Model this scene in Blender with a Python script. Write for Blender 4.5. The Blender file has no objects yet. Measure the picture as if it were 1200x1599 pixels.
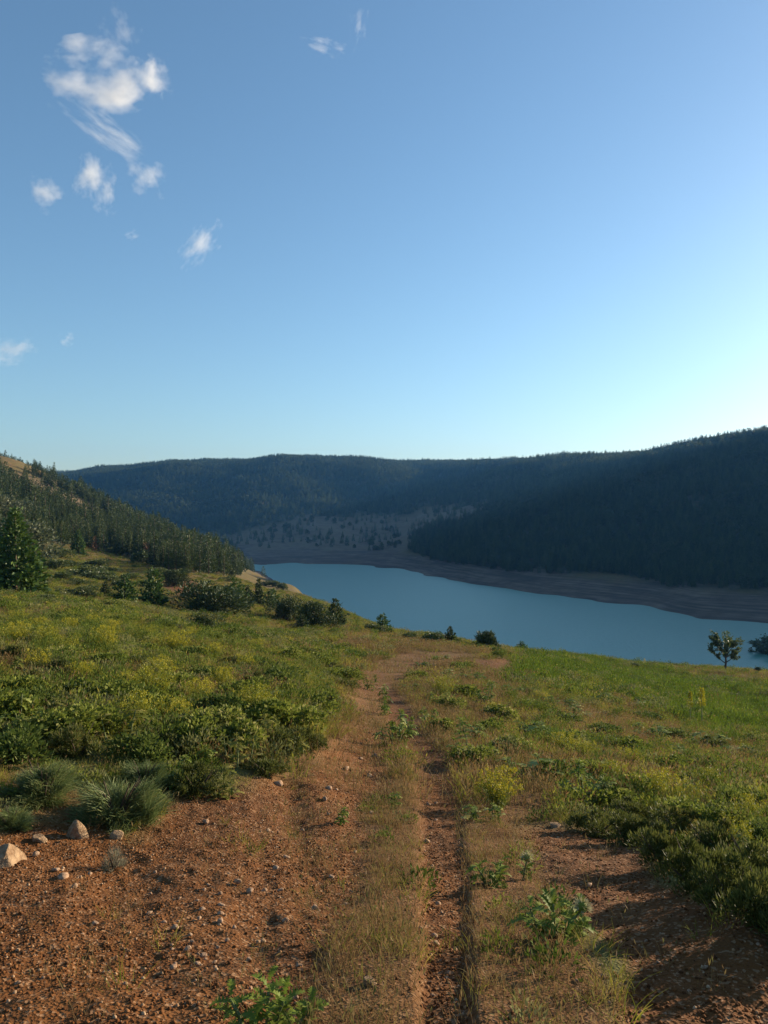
import bpy, math, random
import numpy as np
from mathutils import Vector

# ------------------------------------------------------------------ camera, sky, sun, exposure
S = bpy.context.scene
C = S.collection
R = math.radians
EYE = 1.6
F = 1200.0            # focal length in photograph pixels, principal point (600, 800)
cam_data = bpy.data.cameras.new('camera')
cam = bpy.data.objects.new('camera', cam_data)
C.objects.link(cam)
cam.location = (0, 0, EYE)
cam.rotation_euler = (R(90), 0, 0)
cam_data.sensor_fit = 'VERTICAL'
cam_data.sensor_height = 36.0
cam_data.lens = 36.0 * F / 1599.0
cam_data.clip_start = 0.05
cam_data.clip_end = 60000
S.camera = cam

SUN_EL, SUN_AZ = 13.0, 56.0          # azimuth to the right of the view direction
W = bpy.data.worlds.new('World')
S.world = W
W.use_nodes = True
wn = W.node_tree.nodes
bg = wn['Background']
sky = wn.new('ShaderNodeTexSky')
sky.sky_type = 'NISHITA'
sky.sun_disc = False
sky.sun_elevation = R(SUN_EL)
sky.sun_rotation = R(SUN_AZ)
sky.altitude = 2000
sky.air_density = 1.44
sky.dust_density = 3.2
sky.ozone_density = 3.9
hs = wn.new('ShaderNodeHueSaturation')
hs.inputs['Hue'].default_value = 0.494
hs.inputs['Saturation'].default_value = 0.97
W.node_tree.links.new(sky.outputs[0], hs.inputs['Color'])
W.node_tree.links.new(hs.outputs[0], bg.inputs[0])
bg.inputs[1].default_value = 0.092

sd = bpy.data.lights.new('sun', 'SUN')
sd.energy = 5.0
sd.angle = R(0.53)
sd.color = (1.0, 0.84, 0.62)
sun = bpy.data.objects.new('sun', sd)
C.objects.link(sun)
_sv = Vector((math.sin(R(SUN_AZ)) * math.cos(R(SUN_EL)), math.cos(R(SUN_AZ)) * math.cos(R(SUN_EL)), math.sin(R(SUN_EL))))
sun.rotation_euler = _sv.to_track_quat('Z', 'Y').to_euler()
sun.location = (60, 20, 40)

S.view_settings.view_transform = 'Standard'
S.view_settings.look = 'None'
S.view_settings.exposure = 1.1
S.view_settings.gamma = 1.0
S.render.engine = 'CYCLES'
S.cycles.use_denoising = True
S.cycles.max_bounces = 5
S.cycles.diffuse_bounces = 2
S.cycles.glossy_bounces = 2
S.cycles.transmission_bounces = 3
S.cycles.volume_bounces = 1
S.cycles.transparent_max_bounces = 8
S.cycles.sample_clamp_indirect = 4

# ------------------------------------------------------------------ helpers: maths
rng = np.random.default_rng(11)
random.seed(11)


def smooth(a, b, x):
    t = np.clip((x - a) / (b - a), 0, 1)
    return t * t * (3 - 2 * t)


def _hash(ix, iy, seed):
    n = (ix.astype(np.int64) * 374761393 + iy.astype(np.int64) * 668265263 + seed * 1274126177) & 0xffffffff
    n = ((n ^ (n >> 13)) * 1274126177) & 0xffffffff
    n = n ^ (n >> 16)
    return (n & 0xffff) / 65535.0


def noise(x, y, wl, seed=0):
    """value noise in -1..1 at wavelength wl"""
    x = np.asarray(x, float) / wl
    y = np.asarray(y, float) / wl
    ix = np.floor(x)
    iy = np.floor(y)
    fx = x - ix
    fy = y - iy
    ux = fx * fx * fx * (fx * (fx * 6 - 15) + 10)
    uy = fy * fy * fy * (fy * (fy * 6 - 15) + 10)
    a = _hash(ix, iy, seed)
    b = _hash(ix + 1, iy, seed)
    c = _hash(ix, iy + 1, seed)
    d = _hash(ix + 1, iy + 1, seed)
    return 2 * ((a * (1 - ux) + b * ux) * (1 - uy) + (c * (1 - ux) + d * ux) * uy) - 1


def fbm(x, y, wl, seed=0, oct=3):
    v = 0.0
    amp = 1.0
    for k in range(oct):
        v = v + amp * noise(x + 17.3 * k, y - 9.1 * k, wl / 2 ** k, seed + k)
        amp *= 0.5
    return v / 1.6


def pchip_slopes(x, y):
    """x (n), y (n, m)"""
    h = np.diff(x)[:, None]
    dlt = np.diff(y, axis=0) / h
    m = np.zeros_like(y)
    a, b = dlt[:-1], dlt[1:]
    w1 = 2 * h[1:] + h[:-1]
    w2 = h[1:] + 2 * h[:-1]
    with np.errstate(divide='ignore', invalid='ignore'):
        hm = (w1 + w2) / (w1 / a + w2 / b)
    m[1:-1] = np.where(a * b > 0, hm, 0)
    m[0] = dlt[0]
    m[-1] = dlt[-1]
    return m


def pchip(x, y, xi):
    x = np.asarray(x, float)
    y = np.asarray(y, float)
    one = y.ndim == 1
    if one:
        y = y[:, None]
    m = pchip_slopes(x, y)
    xi = np.clip(xi, x[0], x[-1])
    k = np.clip(np.searchsorted(x, xi, side='right') - 1, 0, len(x) - 2)
    h = (x[k + 1] - x[k])
    t = ((xi - x[k]) / h)[:, None]
    h = h[:, None]
    r = ((1 + 2 * t) * (1 - t) ** 2 * y[k] + t * (1 - t) ** 2 * h * m[k]
         + t * t * (3 - 2 * t) * y[k + 1] + t * t * (t - 1) * h * m[k + 1])
    return r[:, 0] if one else r


# ------------------------------------------------------------------ the lie of the land
LAKE_DROP = 45.0
LAKE_Z = EYE - LAKE_DROP
# each profile: photograph column -> (near shore, far shore, [(forward distance, row)])
near0 = [(1.0, 2756), (2.0, 1880), (2.9, 1590)]
PROF = {
    0: (600, 650, near0 + [(4, 1440), (5, 1345), (6, 1255), (7, 1195), (9, 1110), (12, 1055), (18, 1000), (30, 955), (45, 932), (60, 915), (90, 885), (130, 848),
                           (180, 806), (250, 764), (340, 733), (450, 742), (600, 770), (900, 800), (1300, 755), (1500, 748)]),
    100: (600, 650, near0 + [(4, 1440), (5, 1350), (6.2, 1262), (7.5, 1180), (9, 1122), (12, 1065), (18, 1005), (30, 960), (45, 940), (60, 924), (90, 898), (130, 868),
                             (180, 836), (250, 795), (330, 768), (450, 795), (600, 850), (800, 850), (1000, 810), (1300, 747), (1500, 741)]),
    200: (600, 650, near0 + [(4.9, 1372), (6, 1290), (7.5, 1205), (9, 1142), (12, 1075), (18, 1015), (30, 970), (45, 952), (60, 940), (85, 918), (120, 890), (170, 862),
                             (240, 834), (320, 815), (450, 845), (600, 872), (800, 850), (1000, 800), (1300, 738), (1500, 733)]),
    300: (600, 650, near0 + [(5, 1357), (7, 1245), (8, 1205), (10, 1132), (14, 1065), (20, 1018), (30, 988), (45, 973), (60, 963), (85, 928), (120, 898), (170, 876),
                             (240, 860), (330, 848), (450, 865), (600, 880), (750, 870), (900, 835), (1100, 770), (1300, 728), (1500, 725)]),
    400: (600, 650, near0 + [(5, 1365), (7.5, 1230), (9.5, 1155), (13, 1083), (20, 1028), (30, 1002), (45, 987), (60, 971), (85, 945), (120, 925), (180, 911),
                             (260, 903), (400, 897), (560, 892), (700, 870), (750, 860), (850, 838), (950, 805), (1100, 765), (1300, 726), (1500, 722)]),
    450: (420, 672, near0 + [(5, 1370), (8, 1230), (10, 1165), (13, 1096), (20, 1037), (30, 1011), (45, 996), (60, 982), (80, 960), (110, 940), (160, 925),
                             (230, 917), (320, 930), (720, 868), (800, 848), (900, 815), (1000, 795), (1100, 765), (1300, 721), (1500, 718)]),
    500: (280, 668, near0 + [(5, 1375), (7, 1265), (10, 1180), (14, 1115), (20, 1062), (30, 1025), (45, 1006), (60, 982), (80, 957), (110, 943), (150, 945),
                             (200, 965), (720, 868), (800, 840), (880, 813), (950, 803), (1100, 770), (1300, 722), (1500, 719)]),
    600: (165, 628, near0 + [(4.7, 1402), (6.6, 1302), (10.5, 1200), (14, 1150), (20, 1098), (28, 1056), (36, 1034), (48, 1012), (62, 997), (75, 986), (85, 986),
                             (100, 1002), (130, 1070), (680, 872), (760, 855), (850, 830), (950, 808), (1050, 790), (1200, 745), (1350, 727), (1500, 725)]),
    700: (150, 514, near0 + [(4.7, 1405), (6.6, 1307), (10.5, 1208), (14, 1155), (20, 1102), (28, 1060), (36, 1040), (48, 1016), (60, 1004), (68, 1001), (80, 1008),
                             (100, 1040), (545, 893), (600, 870), (700, 835), (800, 805), (900, 790), (1100, 765), (1300, 729), (1500, 724)]),
    800: (140, 445, near0 + [(4.7, 1415), (6.6, 1315), (10, 1225), (14, 1168), (20, 1115), (28, 1073), (36, 1050), (46, 1029), (56, 1019), (68, 1018), (80, 1030),
                             (475, 903), (520, 875), (600, 835), (700, 795), (850, 765), (1000, 738), (1200, 727), (1500, 726)]),
    900: (140, 400, near0 + [(4.2, 1440), (6, 1335), (9, 1250), (13, 1190), (20, 1133), (28, 1094), (40, 1063), (52, 1041), (65, 1029), (75, 1030), (90, 1050),
                             (425, 918), (465, 890), (550, 830), (650, 785), (800, 742), (900, 727), (1050, 722), (1500, 724)]),
    1000: (140, 372, near0 + [(4, 1443), (5.5, 1356), (8, 1278), (12, 1217), (18, 1163), (26, 1122), (36, 1087), (50, 1059), (65, 1044), (78, 1041), (95, 1060),
                              (395, 925), (440, 890), (520, 830), (620, 780), (720, 738), (820, 713), (1000, 716), (1500, 718)]),  # tail here and in later columns: hidden plateau, raised for shade on the valley
    1100: (142, 325, near0 + [(4, 1422), (5.5, 1340), (8, 1272), (12, 1222), (18, 1177), (26, 1142), (36, 1102), (50, 1070), (65, 1054), (82, 1048), (100, 1057),
                              (350, 940), (395, 895), (480, 825), (580, 770), (700, 718), (790, 696), (950, 699), (1500, 702)]),
    1200: (145, 312, near0 + [(4, 1400), (5, 1350), (7, 1284), (11, 1232), (17, 1192), (25, 1158), (35, 1117), (50, 1077), (70, 1057), (90, 1052), (110, 1062),
                              (335, 948), (380, 895), (460, 820), (560, 755), (680, 704), (770, 682), (950, 686), (1500, 690)]),
}
# directions outside the frame: bearing -> (near shore, far shore, [(radius, height)])
SIDE = {
    -85: (600, 650, [(1, 0), (3, 0.0), (6, .15), (10, .6), (30, 3), (80, 7), (200, 25), (400, 45), (900, 50), (2500, 60)]),
    -50: (600, 650, [(1, 0), (3, -.15), (6, -.2), (10, .1), (20, .6), (40, .3), (80, -1), (150, 6), (300, 25), (500, 38), (900, 40), (2500, 60)]),
    50: (165, 305, [(1, 0), (2, -.2), (5, -.5), (8, -1.1), (15, -2.8), (30, -6.5), (60, -12), (100, -20), (330, -36), (400, 0), (600, 70), (800, 130), (1000, 165), (1500, 190), (2500, 150)]),  # unseen hill past the frame, raised to shade the far shore and lake
    36: (165, 318, [(1, 0), (2, -.2), (5, -.55), (8, -1.15), (15, -2.9), (30, -6.8), (60, -12.5), (100, -20), (345, -34), (410, -4), (600, 66), (760, 112), (1000, 140), (1500, 165), (2500, 140)]),  # added bearing: same unseen hill, kept high for the shade it casts
    85: (200, 350, [(1, 0), (2, -.15), (5, -.6), (10, -1.5), (30, -5), (100, -16), (400, -30), (600, 0), (900, 25), (2500, 40)]),
    130: (230, 380, [(1, 0), (2, 0), (10, -.3), (100, -8), (420, -30), (800, 10), (2500, 40)]),
}
RMIN, RMAX = 0.5, 6000.0


def t_of_r(r, rn, rf):
    lr = np.log(r)
    a, b, c, d = math.log(RMIN), np.log(rn), np.log(rf), math.log(RMAX)
    return np.where(lr < b, (lr - a) / (b - a) * 4, np.where(lr < c, 4 + (lr - b) / (c - b), 5 + (lr - c) / (d - c) * 3))


TG = np.linspace(0, 8, 1601)
cols = []
for px, (rn, rf, kn) in PROF.items():
    u = (px - 600) / F
    q = math.sqrt(1 + u * u)
    pts = [(d * q, (row - 800) / F * d) for d, row in kn]
    cols.append((math.degrees(math.atan(u)), rn * q, rf * q, pts))
for th, (rn, rf, kn) in SIDE.items():
    cols.append((th, rn, rf, [(r, EYE - z) for r, z in kn]))
cols.append((180, 600, 650, [(1, EYE), (10, 1.2), (100, -2), (1000, -40), (2500, -50)]))
cols.append((-180,) + cols[-1][1:])
cols.sort(key=lambda c: c[0])
TH = np.array([c[0] for c in cols])
RN = np.array([c[1] for c in cols])
RF = np.array([c[2] for c in cols])
prof = []
for th, rn, rf, pts in cols:
    pts = list(pts)
    has_lake = not (th < -15 or abs(th) > 150)
    if has_lake:
        pts = [p for p in pts if p[0] < rn * 0.985 or p[0] > rf * 1.015]
        bed = LAKE_DROP + min(6.0, (rf - rn) * 0.04)
        lr0, lr1 = math.log(rn), math.log(rf)
        pts += [(rn, LAKE_DROP), (rf, LAKE_DROP)] + [(math.exp(lr0 + (lr1 - lr0) * k), bed) for k in (.2, .5, .8)]
    pts.sort()
    r = np.array([p[0] for p in pts])
    s = np.array([p[1] for p in pts]) / r
    t = t_of_r(r, rn, rf)
    last = s[-1]
    t = np.append(np.insert(t, 0, 0.0), 8.0)
    s = np.append(np.insert(s, 0, EYE / RMIN), last * 0.6)
    # interpolate the drop relative to log distance
    lr = np.exp(np.interp(TG, [0, 4, 5, 8], [math.log(RMIN), math.log(rn), math.log(rf), math.log(RMAX)]))
    prof.append(pchip(t, s, TG))
prof = np.array(prof)                                   # (columns, T)
THG = np.linspace(-180, 180, 1801)
TAB = pchip(TH, prof, THG)
_k = np.exp(-0.5 * (np.arange(-4, 5) / 2.0) ** 2)
_k /= _k.sum()
_tp = np.pad(TAB, ((4, 4), (0, 0)), mode='edge')
TAB = sum(_k[i] * _tp[i:i + TAB.shape[0]] for i in range(9))
RNG_ = pchip(TH, np.log(RN), THG)
RFG_ = pchip(TH, np.log(RF), THG)


def base_z(x, y):
    x = np.asarray(x, float)
    y = np.asarray(y, float)
    r = np.clip(np.hypot(x, y), RMIN * 1.01, RMAX * .99)
    th = np.degrees(np.arctan2(x, y))
    fi = (th + 180) / 360 * 1800
    i = np.clip(fi.astype(int), 0, 1799)
    a = fi - i
    rn = np.exp(RNG_[i] * (1 - a) + RNG_[i + 1] * a)
    rf = np.exp(RFG_[i] * (1 - a) + RFG_[i + 1] * a)
    t = t_of_r(r, rn, rf)
    fj = np.clip(t / 8 * 1600, 0, 1599.999)
    j = fj.astype(int)
    b = fj - j
    s = (TAB[i, j] * (1 - a) + TAB[i + 1, j] * a) * (1 - b) + (TAB[i, j + 1] * (1 - a) + TAB[i + 1, j + 1] * a) * b
    return EYE - s * r


def proj(x, y, z):
    yy = np.maximum(y, 0.05)
    return 600 + F * x / yy, 800 + F * (EYE - z) / yy


def poly_sd(px, py, poly):
    """signed distance (positive inside) to a polygon"""
    P = np.array(poly, float)
    Q = np.roll(P, -1, axis=0)
    px = np.asarray(px, float)
    py = np.asarray(py, float)
    dist = np.full(px.shape, 1e9)
    inside = np.zeros(px.shape, bool)
    for (ax, ay), (bx, by) in zip(P, Q):
        ex, ey = bx - ax, by - ay
        t = np.clip(((px - ax) * ex + (py - ay) * ey) / (ex * ex + ey * ey + 1e-9), 0, 1)
        dist = np.minimum(dist, np.hypot(px - ax - t * ex, py - ay - t * ey))
        cond = ((ay > py) != (by > py)) & (px < (bx - ax) * (py - ay) / (by - ay + 1e-12) + ax)
        inside ^= cond
    return np.where(inside, dist, -dist)


# bare earth, as seen over the near ground
DIRT_MAIN = [(-600, 1900), (-600, 1340), (-80, 1330), (30, 1285), (110, 1272), (200, 1310), (250, 1290), (265, 1250), (335, 1242), (420, 1216), (495, 1190), (525, 1145),
             (575, 1128), (610, 1150), (612, 1200), (592, 1250), (580, 1310), (565, 1370), (548, 1430), (525, 1500), (495, 1600), (430, 1900)]
DIRT_RUT = [(578, 1075), (618, 1078), (650, 1120), (690, 1170), (718, 1220), (725, 1300), (730, 1400), (738, 1500), (742, 1600), (770, 1900), (640, 1900), (650, 1600), (655, 1500), (660, 1400),
            (655, 1300), (648, 1230), (635, 1180), (605, 1130)]
DIRT_SIDE = [(795, 1292), (870, 1283), (940, 1290), (1010, 1312), (1045, 1360), (1120, 1395), (1210, 1440), (1500, 1500), (1700, 1900), (900, 1900), (965, 1600), (945, 1500), (890, 1430), (850, 1370), (820, 1330)]
DIRT_FAR = [(735, 1030), (790, 1027), (835, 1047), (830, 1056), (780, 1050), (735, 1040)]
DIRT_CREST = [(540, 1118), (552, 1066), (585, 1034), (635, 1016), (700, 1013), (770, 1022), (720, 1034), (655, 1048), (622, 1078), (612, 1125), (575, 1135)]
DIRT_SLOPE = [(250, 895), (300, 905), (330, 925), (290, 935), (255, 920)]


def dirt_mask(x, y, z):
    px, py = proj(x, y, z)
    r = np.hypot(x, y)
    wob = fbm(x, y, 0.9, 31, 3) * 26 * np.clip(6 / np.maximum(r, 1), 0.25, 1.6)
    m = np.zeros(np.shape(px))
    for poly, w in ((DIRT_MAIN, 26), (DIRT_RUT, 12), (DIRT_SIDE, 22), (DIRT_FAR, 4), (DIRT_SLOPE, 8), (DIRT_CREST, 9)):
        sdv = poly_sd(px, py, poly)
        k = 1.0 if poly in (DIRT_MAIN, DIRT_SIDE) else 0.35
        m = np.maximum(m, smooth(-w, w, sdv + wob * k) * (.56 if poly is DIRT_CREST else 1))
    return np.where((y > 0.5) & (r < 200), m, 0.0)


def ground(x, y, detail=True):
    x = np.asarray(x, float)
    y = np.asarray(y, float)
    z = base_z(x, y)
    r = np.hypot(x, y)
    dm = dirt_mask(x, y, z)
    # hollows and swells of the meadow
    z = z + 0.10 * noise(x, y, 2.6, 3) * smooth(4, 14, r) * smooth(300, 120, r) + 0.35 * noise(x, y, 11, 5) * smooth(22, 45, r) * smooth(400, 200, r)
    z = z + (1 - dm) * 0.03 * smooth(30, 12, r)
    px, py = proj(x, y, z)
    rut = smooth(-10, 16, poly_sd(px, py, DIRT_RUT)) * (y > .5)
    z = z - rut * 0.02 * smooth(30, 15, r)
    # spurs and gullies of the hills
    up = smooth(6, 30, z - LAKE_Z)
    far = smooth(260, 420, r) * up
    z = z + far * (9.0 * fbm(x, y, 170, 7, 3) + 3.0 * noise(x, y, 42, 9))
    z = z + smooth(110, 200, r) * up * 1.2 * noise(x, y, 24, 12)
    z = z + smooth(200, 280, r) * smooth(30, 8, np.abs(z - LAKE_Z - 4)) * 0.8 * noise(x, y, 16, 14)
    if detail:
        nd = smooth(26, 8, r)
        z = z + nd * (0.016 * noise(x, y, 0.33, 21) + (0.010 * noise(x, y, 0.11, 22) + 0.006 * noise(x, y, 0.05, 23)) * (0.35 + 0.65 * dm))
    return z


def hit(px, py, dmax=4000, skip=1.2):
    """where the line of sight through a photograph pixel meets the ground"""
    u = (px - 600) / F
    d = np.exp(np.linspace(math.log(skip), math.log(dmax), 5000))
    z = ground(u * d, d, False)
    row = 800 + F * (EYE - z) / d
    k = int(np.argmax(row <= py))
    if row[k] > py:
        return None
    if k:
        a, b = row[k - 1], row[k]
        f = (a - py) / max(a - b, 1e-6)
        dd = d[k - 1] + (d[k] - d[k - 1]) * f
    else:
        dd = d[0]
    x, y = u * dd, dd
    return np.array([x, y, float(ground(np.array([x]), np.array([y]), False)[0])])


def gz(x, y):
    return float(ground(np.array([x]), np.array([y]))[0])


def visible(x, y, z, top):
    """is a point of height top above the ground in view past the land in front of it"""
    ok = np.ones(len(x), bool)
    row_t = (EYE - z - top) / y
    for f in np.linspace(0.02, 0.98, 60):
        zz = ground(x * f, y * f, False)
        ok &= (EYE - zz) / (y * f) > row_t
    return ok


# ------------------------------------------------------------------ helpers: objects
def put(o, parent=None):
    C.objects.link(o)
    if parent is not None:
        o.parent = parent
    return o


def mesh_from(name, V, faces, mat=None, smooth_shade=False):
    """faces: list of integer arrays (n,3) or (n,4)"""
    me = bpy.data.meshes.new(name)
    V = np.asarray(V, np.float32)
    faces = [np.asarray(f, np.int32) for f in faces if len(f)]
    nl = sum(f.size for f in faces)
    nf = sum(len(f) for f in faces)
    me.vertices.add(len(V))
    me.vertices.foreach_set('co', V.ravel())
    me.loops.add(nl)
    me.loops.foreach_set('vertex_index', np.concatenate([f.ravel() for f in faces]))
    me.polygons.add(nf)
    sizes = np.concatenate([np.full(len(f), f.shape[1], np.int32) for f in faces])
    starts = np.concatenate([[0], np.cumsum(sizes)[:-1]]).astype(np.int32)
    me.polygons.foreach_set('loop_start', starts)
    if smooth_shade:
        me.polygons.foreach_set('use_smooth', np.ones(nf, bool))
    me.update(calc_edges=True)
    if mat is not None:
        me.materials.append(mat)
    return me


def obj(name, me, parent=None):
    return put(bpy.data.objects.new(name, me), parent)


def empty(name, loc, rz=0.0, scale=1.0):
    o = bpy.data.objects.new(name, None)
    o.empty_display_size = 0.2
    C.objects.link(o)
    o.location = loc
    o.rotation_euler = (0, 0, rz)
    o.scale = (scale, scale, scale) if np.isscalar(scale) else scale
    return o


def tag(o, label=None, cat=None, group=None, kind=None):
    if label:
        o['label'] = label
    if cat:
        o['category'] = cat
    if group:
        o['group'] = group
    if kind:
        o['kind'] = kind
    return o


def attr(me, name, data, typ='FLOAT'):
    a = me.attributes.new(name, typ, 'POINT')
    key = {'FLOAT': 'value', 'INT': 'value', 'FLOAT_VECTOR': 'vector'}[typ]
    a.data.foreach_set(key, np.asarray(data, np.int32 if typ == 'INT' else np.float32).ravel())


# ------------------------------------------------------------------ helpers: materials
def new_mat(name):
    m = bpy.data.materials.new(name)
    m.use_nodes = True
    nt = m.node_tree
    for n in list(nt.nodes):
        nt.nodes.remove(n)
    out = nt.nodes.new('ShaderNodeOutputMaterial')
    return m, nt, out


def N(nt, typ, **kw):
    n = nt.nodes.new(typ)
    for k, v in kw.items():
        setattr(n, k, v)
    return n


def ramp(nt, src, stops):
    n = nt.nodes.new('ShaderNodeValToRGB')
    e = n.color_ramp.elements
    while len(e) < len(stops):
        e.new(0.5)
    for k, (p, c) in enumerate(stops):
        e[k].position = p
        e[k].color = (*c, 1)
    nt.links.new(src, n.inputs[0])
    return n.outputs[0]


def mixc(nt, fac, a, b, mode='MIX'):
    n = nt.nodes.new('ShaderNodeMix')
    n.data_type = 'RGBA'
    n.blend_type = mode
    for s, v in ((n.inputs[0], fac), (n.inputs[6], a), (n.inputs[7], b)):
        if isinstance(v, (int, float)):
            s.default_value = v
        elif isinstance(v, tuple):
            s.default_value = (*v, 1)
        else:
            nt.links.new(v, s)
    return n.outputs[2]


def math_(nt, op, a, b=None, c=None):
    n = nt.nodes.new('ShaderNodeMath')
    n.operation = op
    for k, v in enumerate((a, b, c)):
        if v is None:
            continue
        if isinstance(v, (int, float)):
            n.inputs[k].default_value = v
        else:
            nt.links.new(v, n.inputs[k])
    return n.outputs[0]


def noise_tex(nt, scale, detail=4, rough=0.6, coords='Object', vec=None):
    tc = nt.nodes.new('ShaderNodeTexCoord')
    n = nt.nodes.new('ShaderNodeTexNoise')
    n.inputs['Scale'].default_value = scale
    n.inputs['Detail'].default_value = detail
    n.inputs['Roughness'].default_value = rough
    nt.links.new(vec if vec is not None else tc.outputs[coords], n.inputs['Vector'])
    return n


def leaf_mat(name, stops, transl=0.3, rough=0.55, spec=0.3, obj_var=0.5):
    """foliage: hue varies leaf by leaf and plant by plant"""
    m, nt, out = new_mat(name)
    geo = N(nt, 'ShaderNodeNewGeometry')
    oi = N(nt, 'ShaderNodeObjectInfo')
    f = math_(nt, 'ADD', math_(nt, 'MULTIPLY', geo.outputs['Random Per Island'], 1 - obj_var), math_(nt, 'MULTIPLY', oi.outputs['Random'], obj_var))
    col = ramp(nt, f, stops)
    p = N(nt, 'ShaderNodeBsdfPrincipled')
    p.inputs['Roughness'].default_value = rough
    p.inputs['Specular IOR Level'].default_value = spec
    nt.links.new(col, p.inputs['Base Color'])
    tr = N(nt, 'ShaderNodeBsdfTranslucent')
    nt.links.new(col, tr.inputs['Color'])
    mx = N(nt, 'ShaderNodeMixShader')
    mx.inputs[0].default_value = transl
    nt.links.new(p.outputs[0], mx.inputs[1])
    nt.links.new(tr.outputs[0], mx.inputs[2])
    nt.links.new(mx.outputs[0], out.inputs['Surface'])
    return m


def plain_mat(name, c1, c2, scale=8.0, rough=0.85, bump=0.0, spec=0.2):
    m, nt, out = new_mat(name)
    n = noise_tex(nt, scale)
    col = ramp(nt, n.outputs['Fac'], [(0.3, c1), (0.7, c2)])
    p = N(nt, 'ShaderNodeBsdfPrincipled')
    p.inputs['Roughness'].default_value = rough
    p.inputs['Specular IOR Level'].default_value = spec
    nt.links.new(col, p.inputs['Base Color'])
    if bump:
        b = N(nt, 'ShaderNodeBump')
        b.inputs['Strength'].default_value = bump
        b.inputs['Distance'].default_value = 0.02
        nt.links.new(n.outputs['Fac'], b.inputs['Height'])
        nt.links.new(b.outputs[0], p.inputs['Normal'])
    nt.links.new(p.outputs[0], out.inputs['Surface'])
    return m


# ground: red earth, dry litter, green sward, bare pale hillside, by named layers of the mesh
def ground_material():
    m, nt, out = new_mat('earth_and_sward')
    tc = N(nt, 'ShaderNodeTexCoord')
    P = tc.outputs['Object']

    def at(name):
        n = N(nt, 'ShaderNodeAttribute')
        n.attribute_name = name
        return n.outputs['Fac']
    n1 = noise_tex(nt, 2.2, 5, .65, vec=P)
    n2 = noise_tex(nt, 28.0, 4, .7, vec=P)
    n3 = noise_tex(nt, 0.12, 5, .6, vec=P)
    n4 = noise_tex(nt, 0.7, 5, .7, vec=P)
    vor = N(nt, 'ShaderNodeTexVoronoi')
    vor.inputs['Scale'].default_value = 60
    nt.links.new(P, vor.inputs['Vector'])
    dirt = ramp(nt, n1.outputs['Fac'], [(0.25, (0.112, 0.041, 0.011)), (0.5, (0.172, 0.066, 0.018)), (0.75, (0.228, 0.098, 0.030))])
    n5 = noise_tex(nt, 0.55, 6, .7, vec=P)
    dirt = mixc(nt, ramp(nt, n5.outputs['Fac'], [(0.42, (0, 0, 0)), (0.62, (.75, .75, .75))]), dirt, (0.115, 0.048, 0.018))
    dirt = mixc(nt, math_(nt, 'MULTIPLY', n2.outputs['Fac'], 0.55), dirt, (0.075, 0.034, 0.014))
    sep = N(nt, 'ShaderNodeSeparateColor')
    nt.links.new(vor.outputs['Color'], sep.inputs[0])
    dirt = mixc(nt, math_(nt, 'MULTIPLY', math_(nt, 'GREATER_THAN', sep.outputs[0], 0.86), 0.5), dirt, (0.33, 0.20, 0.11))
    dry = ramp(nt, n4.outputs['Fac'], [(0.3, (0.105, 0.055, 0.023)), (0.6, (0.190, 0.110, 0.048)), (0.8, (0.25, 0.16, 0.075))])
    green = ramp(nt, n4.outputs['Fac'], [(0.3, (0.050, 0.060, 0.020)), (0.55, (0.095, 0.105, 0.030)), (0.8, (0.16, 0.15, 0.05))])
    bare = ramp(nt, n3.outputs['Fac'], [(0.3, (0.105, 0.075, 0.045)), (0.55, (0.185, 0.125, 0.078)), (0.75, (0.13, 0.115, 0.05))])
    shore = ramp(nt, n3.outputs['Fac'], [(0.3, (0.11, 0.075, 0.050)), (0.7, (0.21, 0.145, 0.098))])
    mpz = N(nt, 'ShaderNodeMapping')
    mpz.inputs['Scale'].default_value = (.02, .02, 1.6)
    nt.links.new(P, mpz.inputs[0])
    nz = noise_tex(nt, 1.0, 4, .7, vec=mpz.outputs[0])
    shore = mixc(nt, ramp(nt, nz.outputs['Fac'], [(0.40, (0, 0, 0)), (0.58, (.8, .8, .8))]), shore, (0.060, 0.046, 0.034))
    wood = ramp(nt, n3.outputs['Fac'], [(0.35, (0.045, 0.045, 0.022)), (0.7, (0.11, 0.09, 0.045))])
    col = mixc(nt, at('green'), dry, green)
    col = mixc(nt, at('bare'), col, bare)
    col = mixc(nt, at('wood'), col, wood)
    col = mixc(nt, at('shore'), col, shore)
    col = mixc(nt, at('dirt'), col, dirt)
    p = N(nt, 'ShaderNodeBsdfPrincipled')
    p.inputs['Roughness'].default_value = 0.95
    p.inputs['Specular IOR Level'].default_value = 0.1
    nt.links.new(col, p.inputs['Base Color'])
    b = N(nt, 'ShaderNodeBump')
    b.inputs['Strength'].default_value = 0.7
    b.inputs['Distance'].default_value = 0.02
    h = math_(nt, 'ADD', n2.outputs['Fac'], math_(nt, 'MULTIPLY', vor.outputs['Distance'], 0.6))
    nt.links.new(h, b.inputs['Height'])
    nt.links.new(b.outputs[0], p.inputs['Normal'])
    nt.links.new(p.outputs[0], out.inputs['Surface'])
    return m


M_GROUND = ground_material()

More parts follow.
